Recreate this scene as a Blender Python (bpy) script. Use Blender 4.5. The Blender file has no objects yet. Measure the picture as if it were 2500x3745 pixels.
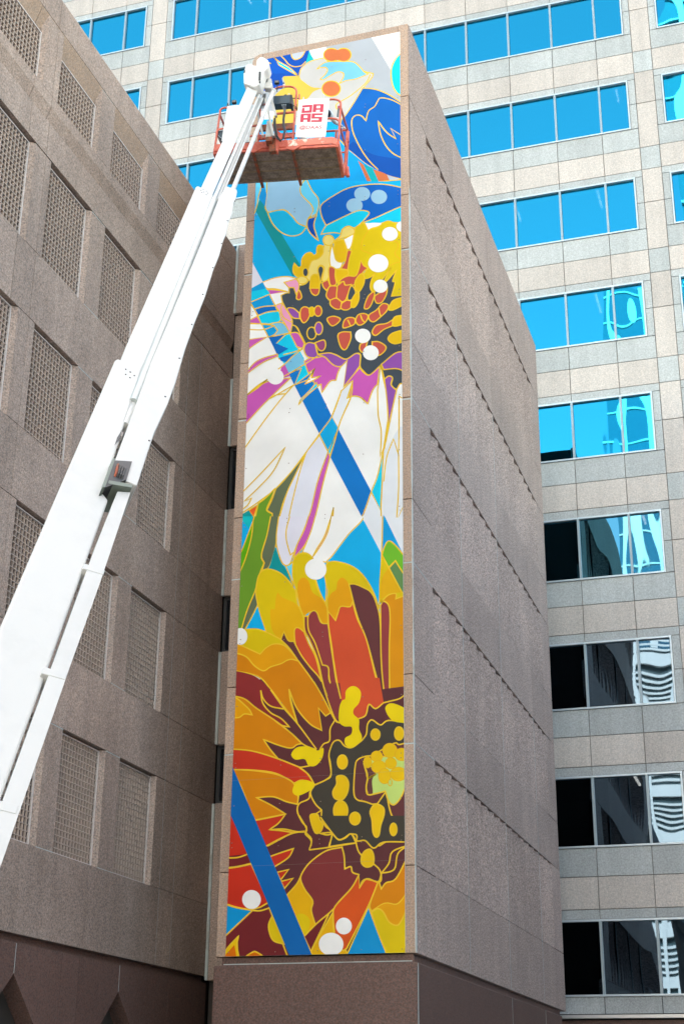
import bpy, bmesh, math, random
from mathutils import Vector, Matrix
from mathutils.geometry import tessellate_polygon
random.seed(7)
R = math.radians
sc = bpy.context.scene
col = sc.collection

# ------------------------------------------------------------------ camera
cd = bpy.data.cameras.new('camera'); cam = bpy.data.objects.new('camera', cd); col.objects.link(cam)
cd.sensor_fit = 'VERTICAL'; cd.sensor_height = 36.0; cd.sensor_width = 24.0; cd.lens = 51.41
cd.clip_start = 0.1; cd.clip_end = 3000
yaw, pit, rol = R(-17.716), R(22.407), R(0.616)
fw = Vector((math.sin(yaw)*math.cos(pit), math.cos(yaw)*math.cos(pit), math.sin(pit)))
rt = Vector((math.cos(yaw), -math.sin(yaw), 0)); up = rt.cross(fw)
rt2 = rt*math.cos(rol) + up*math.sin(rol); up2 = -rt*math.sin(rol) + up*math.cos(rol)
cm = Matrix((rt2, up2, -fw)).transposed().to_4x4(); cm.translation = Vector((0, 0, 1.6))
cam.matrix_world = cm
sc.camera = cam

# ------------------------------------------------------------------ daylight
SUN_EL, SUN_AZ = R(46), R(-8)          # azimuth clockwise from +Y
w = bpy.data.worlds.new('World'); sc.world = w; w.use_nodes = True
nt = w.node_tree; nt.nodes.clear()
wo = nt.nodes.new('ShaderNodeOutputWorld'); bg = nt.nodes.new('ShaderNodeBackground')
sky = nt.nodes.new('ShaderNodeTexSky'); sky.sky_type = 'NISHITA'; sky.sun_disc = False
sky.sun_elevation = SUN_EL; sky.sun_rotation = SUN_AZ
sky.air_density = 1.0; sky.dust_density = 1.0; sky.ozone_density = 1.0; sky.altitude = 50
bg.inputs['Strength'].default_value = 0.15
tint = nt.nodes.new('ShaderNodeMix'); tint.data_type = 'RGBA'; tint.blend_type = 'MULTIPLY'; tint.inputs[0].default_value = 1
tint.inputs[7].default_value = (1.0, .79, .56, 1)      # the photograph's shade white balance
nt.links.new(sky.outputs[0], tint.inputs[6]); nt.links.new(tint.outputs[2], bg.inputs[0]); nt.links.new(bg.outputs[0], wo.inputs[0])
ld = bpy.data.lights.new('sun', 'SUN'); ld.energy = 2.5; ld.angle = R(0.53); ld.color = (1, .90, .78)
sun = bpy.data.objects.new('sun', ld); col.objects.link(sun)
sd = Vector((math.sin(SUN_AZ)*math.cos(SUN_EL), math.cos(SUN_AZ)*math.cos(SUN_EL), math.sin(SUN_EL)))
sun.rotation_euler = (-sd).to_track_quat('-Z', 'Y').to_euler(); sun.location = sd*200

vs = sc.view_settings
sc.display_settings.display_device = 'sRGB'
vs.view_transform = 'Standard'; vs.look = 'None'; vs.gamma = 1.0; vs.use_curve_mapping = False
vs.exposure = 3.1
sc.cycles.max_bounces = 8; sc.cycles.diffuse_bounces = 5; sc.cycles.glossy_bounces = 4
sc.cycles.transmission_bounces = 4; sc.cycles.transparent_max_bounces = 6
sc.cycles.sample_clamp_indirect = 6

# ------------------------------------------------------------------ materials
def lin(c): c /= 255.0; return c/12.92 if c <= .04045 else ((c+.055)/1.055)**2.4
def srgb(r, g, b): return (lin(r), lin(g), lin(b), 1)
MATS = {}
def mat(name, rgb, rough=.6, metal=0, spec=.5):
    if name in MATS: return MATS[name]
    m = bpy.data.materials.new(name); m.use_nodes = True
    b = m.node_tree.nodes['Principled BSDF']
    b.inputs['Base Color'].default_value = (*rgb[:3], 1); b.inputs['Roughness'].default_value = rough
    b.inputs['Metallic'].default_value = metal; b.inputs['Specular IOR Level'].default_value = spec
    MATS[name] = m; return m
def N(m, t, **k):
    n = m.node_tree.nodes.new(t)
    for a, v in k.items(): setattr(n, a, v)
    return n
def stone(name, rgb, rough=.75, var=.22, speck=(.5, 1.6), stain=.25, scale=34, bump=.25, spec=.35, streak=0.0, rand=.08):
    """speckled granite: grains at two sizes, faint drifting stains, vertical run-off streaks"""
    m = mat(name, rgb, rough, 0, spec); t = m.node_tree; L = t.links.new
    b = t.nodes['Principled BSDF']
    g = N(m, 'ShaderNodeNewGeometry')
    n1 = N(m, 'ShaderNodeTexNoise'); n1.inputs['Scale'].default_value = scale; n1.inputs['Detail'].default_value = 3; n1.inputs['Roughness'].default_value = .75
    vo = N(m, 'ShaderNodeTexVoronoi'); vo.inputs['Scale'].default_value = scale*1.9
    n2 = N(m, 'ShaderNodeTexNoise'); n2.inputs['Scale'].default_value = .55; n2.inputs['Detail'].default_value = 5; n2.inputs['Roughness'].default_value = .6
    mp = N(m, 'ShaderNodeMapping'); mp.inputs['Scale'].default_value = (3.2, 3.2, .16)
    n3 = N(m, 'ShaderNodeTexNoise'); n3.inputs['Scale'].default_value = 1; n3.inputs['Detail'].default_value = 4
    for n in (n1, vo, n2): L(g.outputs['Position'], n.inputs['Vector'])
    L(g.outputs['Position'], mp.inputs['Vector']); L(mp.outputs[0], n3.inputs['Vector'])
    def rng(src, a, c, lo, hi):
        r = N(m, 'ShaderNodeMapRange'); r.inputs[1].default_value = a; r.inputs[2].default_value = c
        r.inputs[3].default_value = lo; r.inputs[4].default_value = hi; L(src, r.inputs[0]); return r.outputs[0]
    def mul(a, c):
        q = N(m, 'ShaderNodeMath', operation='MULTIPLY'); L(a, q.inputs[0]); L(c, q.inputs[1]); return q.outputs[0]
    f = mul(rng(n1.outputs[0], .33, .67, 1-var*1.6, 1+var*1.6), rng(vo.outputs['Color'], 0, 1, 1-var, 1+var))
    f = mul(f, rng(n2.outputs[0], .3, .7, 1-stain*.5, 1+stain*.5))
    if streak: f = mul(f, rng(n3.outputs[0], .35, .65, 1-streak, 1+streak))
    oi = N(m, 'ShaderNodeObjectInfo')
    f = mul(f, rng(oi.outputs['Random'], 0, 1, 1-rand, 1+rand))
    c = N(m, 'ShaderNodeVectorMath', operation='SCALE'); c.inputs[0].default_value = rgb[:3]; L(f, c.inputs['Scale'])
    # some grains lean pink, some grey
    hs = N(m, 'ShaderNodeHueSaturation'); L(c.outputs[0], hs.inputs['Color'])
    L(rng(vo.outputs['Color'], 0, 1, .7, 1.35), hs.inputs['Saturation'])
    L(hs.outputs[0], b.inputs['Base Color'])
    bp = N(m, 'ShaderNodeBump'); bp.inputs['Strength'].default_value = bump; bp.inputs['Distance'].default_value = .004
    L(n1.outputs[0], bp.inputs['Height']); L(bp.outputs[0], b.inputs['Normal'])
    return m
def worn(name, rgb, rgb2, rough=.5, lo=.55, hi=.62, scale=5, metal=0):
    """paint with worn patches of a second colour"""
    m = mat(name, rgb, rough, metal); t = m.node_tree; L = t.links.new; b = t.nodes['Principled BSDF']
    g = N(m, 'ShaderNodeNewGeometry'); n = N(m, 'ShaderNodeTexNoise'); n.inputs['Scale'].default_value = scale; n.inputs['Detail'].default_value = 8; n.inputs['Roughness'].default_value = .7
    L(g.outputs['Position'], n.inputs['Vector'])
    r = N(m, 'ShaderNodeMapRange'); r.inputs[1].default_value = lo; r.inputs[2].default_value = hi; L(n.outputs[0], r.inputs[0])
    mx = N(m, 'ShaderNodeMix', data_type='RGBA'); mx.inputs[6].default_value = (*rgb[:3], 1); mx.inputs[7].default_value = (*rgb2[:3], 1)
    L(r.outputs[0], mx.inputs[0]); L(mx.outputs[2], b.inputs['Base Color']); return m

M_tower = stone('tower_granite', (.405, .295, .23), stain=.16, streak=.05)
M_side = stone('side_granite', (.41, .328, .30), stain=.22, streak=.045, scale=26, var=.36)
M_left = stone('left_granite', (.36, .285, .247), var=.28, stain=.30, streak=.07)
M_chamf = stone('chamfer_granite', (.41, .31, .245), stain=.25)
M_base = stone('polished_base_granite', (.145, .092, .08), rough=.6, stain=.15, spec=.25, bump=.05)
M_warm = stone('office_pink_granite', (.50, .455, .425), stain=.12, var=.13, streak=.05, rand=.09, scale=22, rough=.5)
M_cool = stone('office_grey_granite', (.41, .43, .435), stain=.12, var=.13, streak=.06, rand=.09, scale=22, rough=.5)
M_joint = mat('dark_joint', (.045, .038, .034), .9)  # dark tone of the joints and the core wall behind them
M_joint2 = mat('office_joint', (.22, .20, .18), .9)
M_caulk = worn('pale_sealant', (.46, .52, .53), (.36, .36, .34), .7, .5, .65, 3)
M_dark = mat('dark_metal', (.03, .032, .035), .45)
M_alu = mat('anodised_frame', (.52, .60, .66), .35, .35)
M_mull = mat('mullion_metal', (.30, .37, .42), .4, .3)
M_grille = mat('grille_paint', (.50, .41, .36), .55)
M_grilleb = mat('grille_backing', (.07, .054, .048), .9)
M_gframe = mat('grille_frame_paint', (.62, .57, .56), .4)
M_white = worn('white_boom_paint', (.555, .55, .54), (.50, .495, .485), .45, .5, .75, 1.6)
M_whited = worn('white_steel_soiled', (.60, .60, .59), (.42, .42, .40), .45, .48, .66, 3)
M_tube = mat('grey_steel_tube', (.42, .46, .46), .3, .2)
M_red = worn('basket_red_paint', (.72, .17, .11), (.52, .09, .05), .45, .42, .6, 6)
M_redworn = worn('basket_red_paint_scraped', (.74, .20, .13), (.80, .70, .60), .5, .53, .57, 7)
M_rust = worn('rusty_red_steel', (.42, .085, .035), (.16, .085, .05), .7, .42, .58, 9)
M_deck = worn('basket_deck_underside', (.34, .275, .235), (.19, .15, .12), .75, .4, .6, 7)
M_decklip = worn('deck_seam_lip', (.34, .26, .16), (.2, .15, .1), .7, .4, .6, 7)
M_black = mat('black_plastic', (.02, .022, .026), .4)
M_navy = mat('dark_blue_box_paint', (.035, .06, .085), .35)
M_hose = mat('black_hose', (.03, .03, .032), .5)
M_hose2 = mat('grey_cable', (.12, .13, .14), .5)
M_banner = mat('white_banner_vinyl', (.86, .86, .86), .5)
M_print = mat('crimson_print', (.56, .035, .075), .55)
M_beige = mat('grey_green_enamel', (.15, .18, .15), .5)
M_head = mat('shade_lifted_white', (.80, .80, .80), .45, 0, .3)  # boom paint made brighter to offset the shade on the head
M_bolt = mat('bolt_dark', (.05, .05, .05), .5)
M_ground = stone('asphalt', (.06, .06, .06), rough=.9, scale=20)
M_pave = stone('pavement', (.30, .29, .27), rough=.9, scale=14)
M_inter = mat('office_interior', (.035, .035, .036), .9)
M_ceil = mat('office_ceiling', (.10, .10, .10), .9)

def glassmat(name, tint, base, warp, seed, mixf=.62, d=.05):
    """reflective coated glazing with the slight waviness of heat-strengthened panes"""
    m = bpy.data.materials.new(name); m.use_nodes = True; t = m.node_tree; t.nodes.clear(); L = t.links.new
    o = N(m, 'ShaderNodeOutputMaterial'); gl = N(m, 'ShaderNodeBsdfGlossy'); gl.inputs['Color'].default_value = (*tint, 1); gl.inputs['Roughness'].default_value = .012
    tr = N(m, 'ShaderNodeBsdfTransparent'); tr.inputs['Color'].default_value = (*base, 1)
    mx = N(m, 'ShaderNodeMixShader'); mx.inputs[0].default_value = mixf
    g = N(m, 'ShaderNodeNewGeometry'); n = N(m, 'ShaderNodeTexNoise'); n.inputs['Scale'].default_value = warp; n.inputs['Detail'].default_value = 0
    mp = N(m, 'ShaderNodeMapping'); mp.inputs['Location'].default_value = (seed, 0, seed*1.7); mp.inputs['Scale'].default_value = (1.6, 1, .55)
    L(g.outputs['Position'], mp.inputs['Vector']); L(mp.outputs[0], n.inputs['Vector'])
    bp = N(m, 'ShaderNodeBump'); bp.inputs['Strength'].default_value = 1; bp.inputs['Distance'].default_value = d
    L(n.outputs[0], bp.inputs['Height']); L(bp.outputs[0], gl.inputs['Normal'])
    L(tr.outputs[0], mx.inputs[1]); L(gl.outputs[0], mx.inputs[2]); L(mx.outputs[0], o.inputs[0]); return m
M_glass = glassmat('sky_tint_glass', (.045, .65, 1.0), (.14, .15, .16), .9, 3.1, .45, .006)  # blue tint stands in for the deep blue sky these panes mirror
M_glass_low = glassmat('low_mirror_tint_glass', (.42, .64, .86), (.16, .17, .18), .8, 7.7, .20, .007)  # same glazing, tinted neutral for the tower and white buildings mirrored low down
M_glass_mid = glassmat('blend_tint_glass', (.20, .66, .92), (.16, .17, .18), .85, 5.2, .32, .006)  # in-between tint for the row that mirrors both sky and tower
M_glass2 = mat('far_tower_glass', (.03, .14, .22), .05, .6, 1)

# ------------------------------------------------------------------ mesh helpers
class MB:
    def __init__(s): s.v = []; s.f = []; s.mi = []
    def add(s, vs_, fs, m=0):
        o = len(s.v); s.v += [tuple(p) for p in vs_]; s.f += [tuple(i+o for i in f) for f in fs]; s.mi += [m]*len(fs); return s
    def box(s, x0, x1, y0, y1, z0, z1, m=0, F=None):
        P = [(x, y, z) for z in (z0, z1) for y in (y0, y1) for x in (x0, x1)]
        if F: P = [F(*p) for p in P]
        return s.add(P, [(0,2,3,1),(4,5,7,6),(0,1,5,4),(2,6,7,3),(0,4,6,2),(1,3,7,5)], m)
    def prism(s, poly, a, b, F, m=0):
        """poly = [(p,q)], extruded between a and b; F(p,q,r) -> xyz"""
        n = len(poly); P = [F(p, q, a) for p, q in poly] + [F(p, q, b) for p, q in poly]
        fs = [(i, (i+1) % n, n+(i+1) % n, n+i) for i in range(n)]
        tri = tessellate_polygon([[Vector((p, q, 0)) for p, q in poly]])
        fs += [tuple(t) for t in tri] + [tuple(n+i for i in reversed(t)) for t in tri]
        return s.add(P, fs, m)
    def tube(s, pts, r, seg=8, m=0, closed=False, cap=True):
        pts = [Vector(p) for p in pts]; n = len(pts); base = len(s.v); rs = r if isinstance(r, (list, tuple)) else [r]*n
        prev = None
        for i, p in enumerate(pts):
            d = (pts[min(i+1, n-1)] - pts[max(i-1, 0)]).normalized()
            a = prev if prev is not None else (Vector((0, 0, 1)) if abs(d.z) < .9 else Vector((1, 0, 0)))
            a = (a - d*a.dot(d)).normalized(); b = d.cross(a); prev = a
            for k in range(seg):
                t = 2*math.pi*k/seg; s.v.append(tuple(p + (a*math.cos(t) + b*math.sin(t))*rs[i]))
        for i in range(n-1):
            for k in range(seg):
                s.f.append((base+i*seg+k, base+i*seg+(k+1) % seg, base+(i+1)*seg+(k+1) % seg, base+(i+1)*seg+k)); s.mi.append(m)
        if cap:
            s.f.append(tuple(base+k for k in reversed(range(seg)))); s.f.append(tuple(base+(n-1)*seg+k for k in range(seg))); s.mi += [m, m]
        return s
    def build(s, name, mats, parent=None, smooth=False, bevel=0):
        me = bpy.data.meshes.new(name); me.from_pydata(s.v, [], s.f)
        for m in (mats if isinstance(mats, (list, tuple)) else [mats]): me.materials.append(m)
        me.polygons.foreach_set('material_index', s.mi)
        bm = bmesh.new(); bm.from_mesh(me); bmesh.ops.recalc_face_normals(bm, faces=bm.faces); bm.to_mesh(me); bm.free()
        if smooth:
            me.polygons.foreach_set('use_smooth', [True]*len(me.polygons)); me.set_sharp_from_angle(angle=R(40))
        me.update()
        o = bpy.data.objects.new(name, me); col.objects.link(o)
        if parent: o.parent = parent
        if bevel:
            b = o.modifiers.new('bevel', 'BEVEL'); b.width = bevel; b.segments = 2; b.limit_method = 'ANGLE'
        return o
def tag(o, label=None, cat=None, group=None, kind=None):
    for k, v in (('label', label), ('category', cat), ('group', group), ('kind', kind)):
        if v: o[k] = v
    return o
def thing(name, label, cat, group=None):
    o = bpy.data.objects.new(name, None); col.objects.link(o); o.empty_display_size = .3
    return tag(o, label, cat, group)
def inst(name, me, loc, parent):
    o = bpy.data.objects.new(name, me); col.objects.link(o); o.location = loc; o.parent = parent; return o

# ------------------------------------------------------------------ ground
g = MB(); g.add([(-1500, -1500, 0), (1500, -1500, 0), (1500, 1500, 0), (-1500, 1500, 0)], [(0, 1, 2, 3)]); tag(g.build('road', M_ground), kind='structure')
g = MB(); g.box(-11.4, 30, 3, 42, .004, .14); tag(g.build('pavement', M_pave), kind='structure')

# ================================================================== granite tower with the mural
TX0, TX1, TY0, TY1, TZ0, TZ1 = -9.83, -6.311, 24.0, 38.7, 4.05, 23.08
tower = thing('granite_tower', 'narrow tall granite tower carrying the flower mural on its street face', 'building')
ZJ = [4.05, 5.465, 7.54, 8.77, 10.86, 12.105, 14.2, 15.43, 17.5, 18.77, 21.2, 23.08]
MAJ = (7.54, 10.86, 14.2, 17.5, 21.2)
c = MB(); c.box(TX0+.06, TX1-.18, TY0+.06, TY1-.06, TZ0+.02, TZ1-.05); c.build('wall', M_joint, tower)
# street face: granite border pieces left, right and across the top
for i in range(len(ZJ)-1):
    z0, z1 = ZJ[i]+.006, ZJ[i+1]-.006
    top = i == len(ZJ)-2
    for x0, x1, s in ((TX0, -9.60, 1), (-6.53, TX1-.012, -1)):
        b = MB()
        if top:
            pl = [(x0, z0), (x1, z0), (x1, z1), (x0, z1)]
            cz = .16 if s == 1 else .03
            if s == 1: pl = [(x0, z0), (x1, z0), (x1, z1), (x0+cz, z1), (x0+.05, z1-.05), (x0, z1-cz)]
            b.prism(pl, TY0, TY0+.30, lambda p, q, r: (p, r, q))
        else: b.box(x0, x1, TY0, TY0+.30, z0, z1)
        b.build('border_stone', M_tower, tower, bevel=.012)
b = MB(); b.box(-9.598, -6.532, TY0, TY0+.3, 22.87, TZ1-.006); b.build('coping_stone', M_tower, tower, bevel=.02)
b = MB(); b.box(TX0+.05, TX1-.05, TY0+.3, TY1-.3, TZ1-.06, TZ1-.01); b.build('roof', M_tower, tower)
# left return of the tower above the link
for i in range(len(ZJ)-1):
    b = MB(); b.box(TX0, TX0+.06, TY0+.31, TY1, ZJ[i]+.006, ZJ[i+1]-.006); b.build('side_stone', M_tower, tower)
# right-hand face: saw-tooth stones under each main joint, flush stones above
YJ = [24.04, 27.95, 31.78, 35.71, 38.7]
TOOTH0, TOOTH1 = 25.43, 37.4
teeth_y = [TOOTH0 + .63*k for k in range(5)] + [27.95 + .638*k for k in range(1, 7)] + [31.78 + .655*k for k in range(1, 7)] + [35.71 + .60*k for k in range(1, 4)]
teeth_y = [y for y in teeth_y if y <= TOOTH1+.3]
for i in range(len(ZJ)-1):
    z0, z1 = ZJ[i]+.010, ZJ[i+1]-.010
    tooth = any(abs(ZJ[i+1]-m_) < .01 for m_ in MAJ)
    for j in range(4):
        y0, y1 = YJ[j]+(.006 if j else 0), YJ[j+1]-.006
        b = MB()
        if not tooth: b.box(TX1-.16, TX1, y0, y1, z0, z1)
        else:
            # outline of the top and bottom edge across the stone
            ys = sorted({round(y0, 3), round(y1, 3), *[round(t, 3) for t in teeth_y if y0+.05 < t < y1-.05]})
            top_p, bot_p = [], []
            for a, c2 in zip(ys[:-1], ys[1:]):
                on = a >= TOOTH0-.02 and c2 <= TOOTH1+.25
                d = .11 if on else 0; e = .035 if on else 0
                top_p += [(a, d), (c2, 0)]; bot_p += [(a, e), (c2, 0)]
            n = len(top_p)
            V_ = [(TX1-d, y, z1) for y, d in top_p] + [(TX1-d, y, z0) for y, d in bot_p]
            V_ += [(TX1-.16, y, z1) for y, d in top_p] + [(TX1-.16, y, z0) for y, d in bot_p]
            F_ = []
            for k in range(n-1):
                F_ += [(k, k+1, n+k+1, n+k), (k, k+1, 2*n+k+1, 2*n+k), (n+k, n+k+1, 3*n+k+1, 3*n+k)]
            b.add(V_, F_)
        b.build('facing_stone', M_side, tower)
# pale sealant lines
b = MB()
for y in YJ[1:4]: b.box(TX1-.02, TX1+.002, y-.010, y+.010, TZ0+.01, {27.95: 18.77, 31.78: 17.5, 35.71: 10.86}[y])
for z in MAJ[:-1]:
    b.box(TX1-.02, TX1+.002, 24.03, TOOTH0-.01, z-.009, z+.007)
    for t0, t1 in zip(teeth_y[:-1], teeth_y[1:]):
        if z < 15 and t1 < TOOTH1+.3:
            b.add([(TX1-.109, t0+.02, z-.012), (TX1-.001, t1, z-.012), (TX1-.001, t1, z-.03-.02), (TX1-.108, t0+.02, z-.02)], [(0, 1, 2, 3)])
b.build('sealant', M_caulk, tower)
b = MB()
P = [];
for k in range(60):
    z = TZ0+.01 + k*(18.9-TZ0)/59; wv = .017+.008*math.sin(k*1.9)+.005*math.sin(k*.7+1)
    P.append((z, wv))
vv = []
for z, wv in P: vv += [(TX1-.012-wv*.4, TY0-.003, z), (TX1+.002, TY0-.003, z), (TX1+.002, TY0+wv*1.8, z)]
b.add(vv, [q for k in range(59) for q in ((3*k, 3*k+1, 3*k+4, 3*k+3), (3*k+1, 3*k+2, 3*k+5, 3*k+4))])
for z in (7.53, 10.855, 14.16, 17.47): b.box(-9.82, -9.60, TY0-.002, TY0+.02, z-.012, z+.012); b.box(-6.53, -6.33, TY0-.002, TY0+.02, z-.012, z+.012)
b.build('corner_sealant', M_caulk, tower)
# groove and polished base
b = MB(); b.box(TX0+.10, TX1-.06, TY0+.05, 38.1, 3.90, 4.045); b.build('groove', M_base, tower)
b = MB(); b.box(-9.86, -6.30, TY0-.01, 38.0, 0, 3.92); b.build('base', M_base, tower, bevel=.03)
b = MB(); b.box(-6.299, -6.294, TY0+.02, TY0+.05, 0, 3.9); b.box(-6.299, -6.295, 31.77, 31.785, 0, 3.9); b.box(-6.299, -6.295, 35.7, 35.71, 0, 3.9); b.box(-9.7, -6.4, TY0+.045, TY0+.052, 3.93, 3.945); b.build('sealant', M_caulk, tower)

# ================================================================== mural
COLS = dict(band=(0,113,193), bandb=(0,96,170), bandc=(0,160,215), bandd=(0,98,180), blue=(0,168,226), bluec=(0,140,202), bluem=(0,148,212),
 brown=(97,50,52), brownb=(90,45,48), cyan=(0,192,226), cyanb=(0,176,218), cyanl=(100,202,232), dark=(62,70,80), darkc=(63,58,50), dblue=(0,72,170),
 dcyan=(20,178,226), gold=(226,186,40), gray=(190,196,206), grayl=(216,217,229), grayp=(217,220,226), green=(102,146,38), greenb=(88,166,4),
 greenc=(106,176,40), greeng=(94,134,78), icy=(162,206,232), lbrown=(97,56,54), leaf=(0,92,182), lgreen=(186,208,112), lilac=(216,214,228),
 magenta=(192,84,172), maroon=(133,42,42), maroonb=(142,57,58), maroonc=(128,54,55), maroond=(108,32,36), maroone=(124,48,48), mblue=(0,82,182),
 olive=(96,106,80), orange=(222,120,70), orange2=(224,90,36), orange3=(206,104,0), orangea=(220,152,0), orangeb=(213,140,0), orangec=(206,125,0),
 oranger=(222,156,0), pale=(202,210,224), petal=(214,211,210), petalw=(232,230,230), pink=(226,150,188), purple=(140,76,162), purpler=(146,66,112),
 red=(188,80,66), red2=(206,80,24), reda=(202,76,42), redb=(192,50,28), redc=(190,44,24), sky=(122,196,230), skyb=(0,160,216), skyblue=(0,158,222),
 tan=(231,207,112), teal=(0,178,186), tealb=(0,168,174), tealg=(0,142,146), white=(233,232,231), wing=(0,104,198), wing2=(0,84,180),
 yellow=(220,191,0), yellowa=(231,198,82), yellowb=(228,200,0), yellowc=(226,184,0), yelo=(220,178,0), yelo2=(221,168,0), goldb=(222,172,20))
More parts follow.
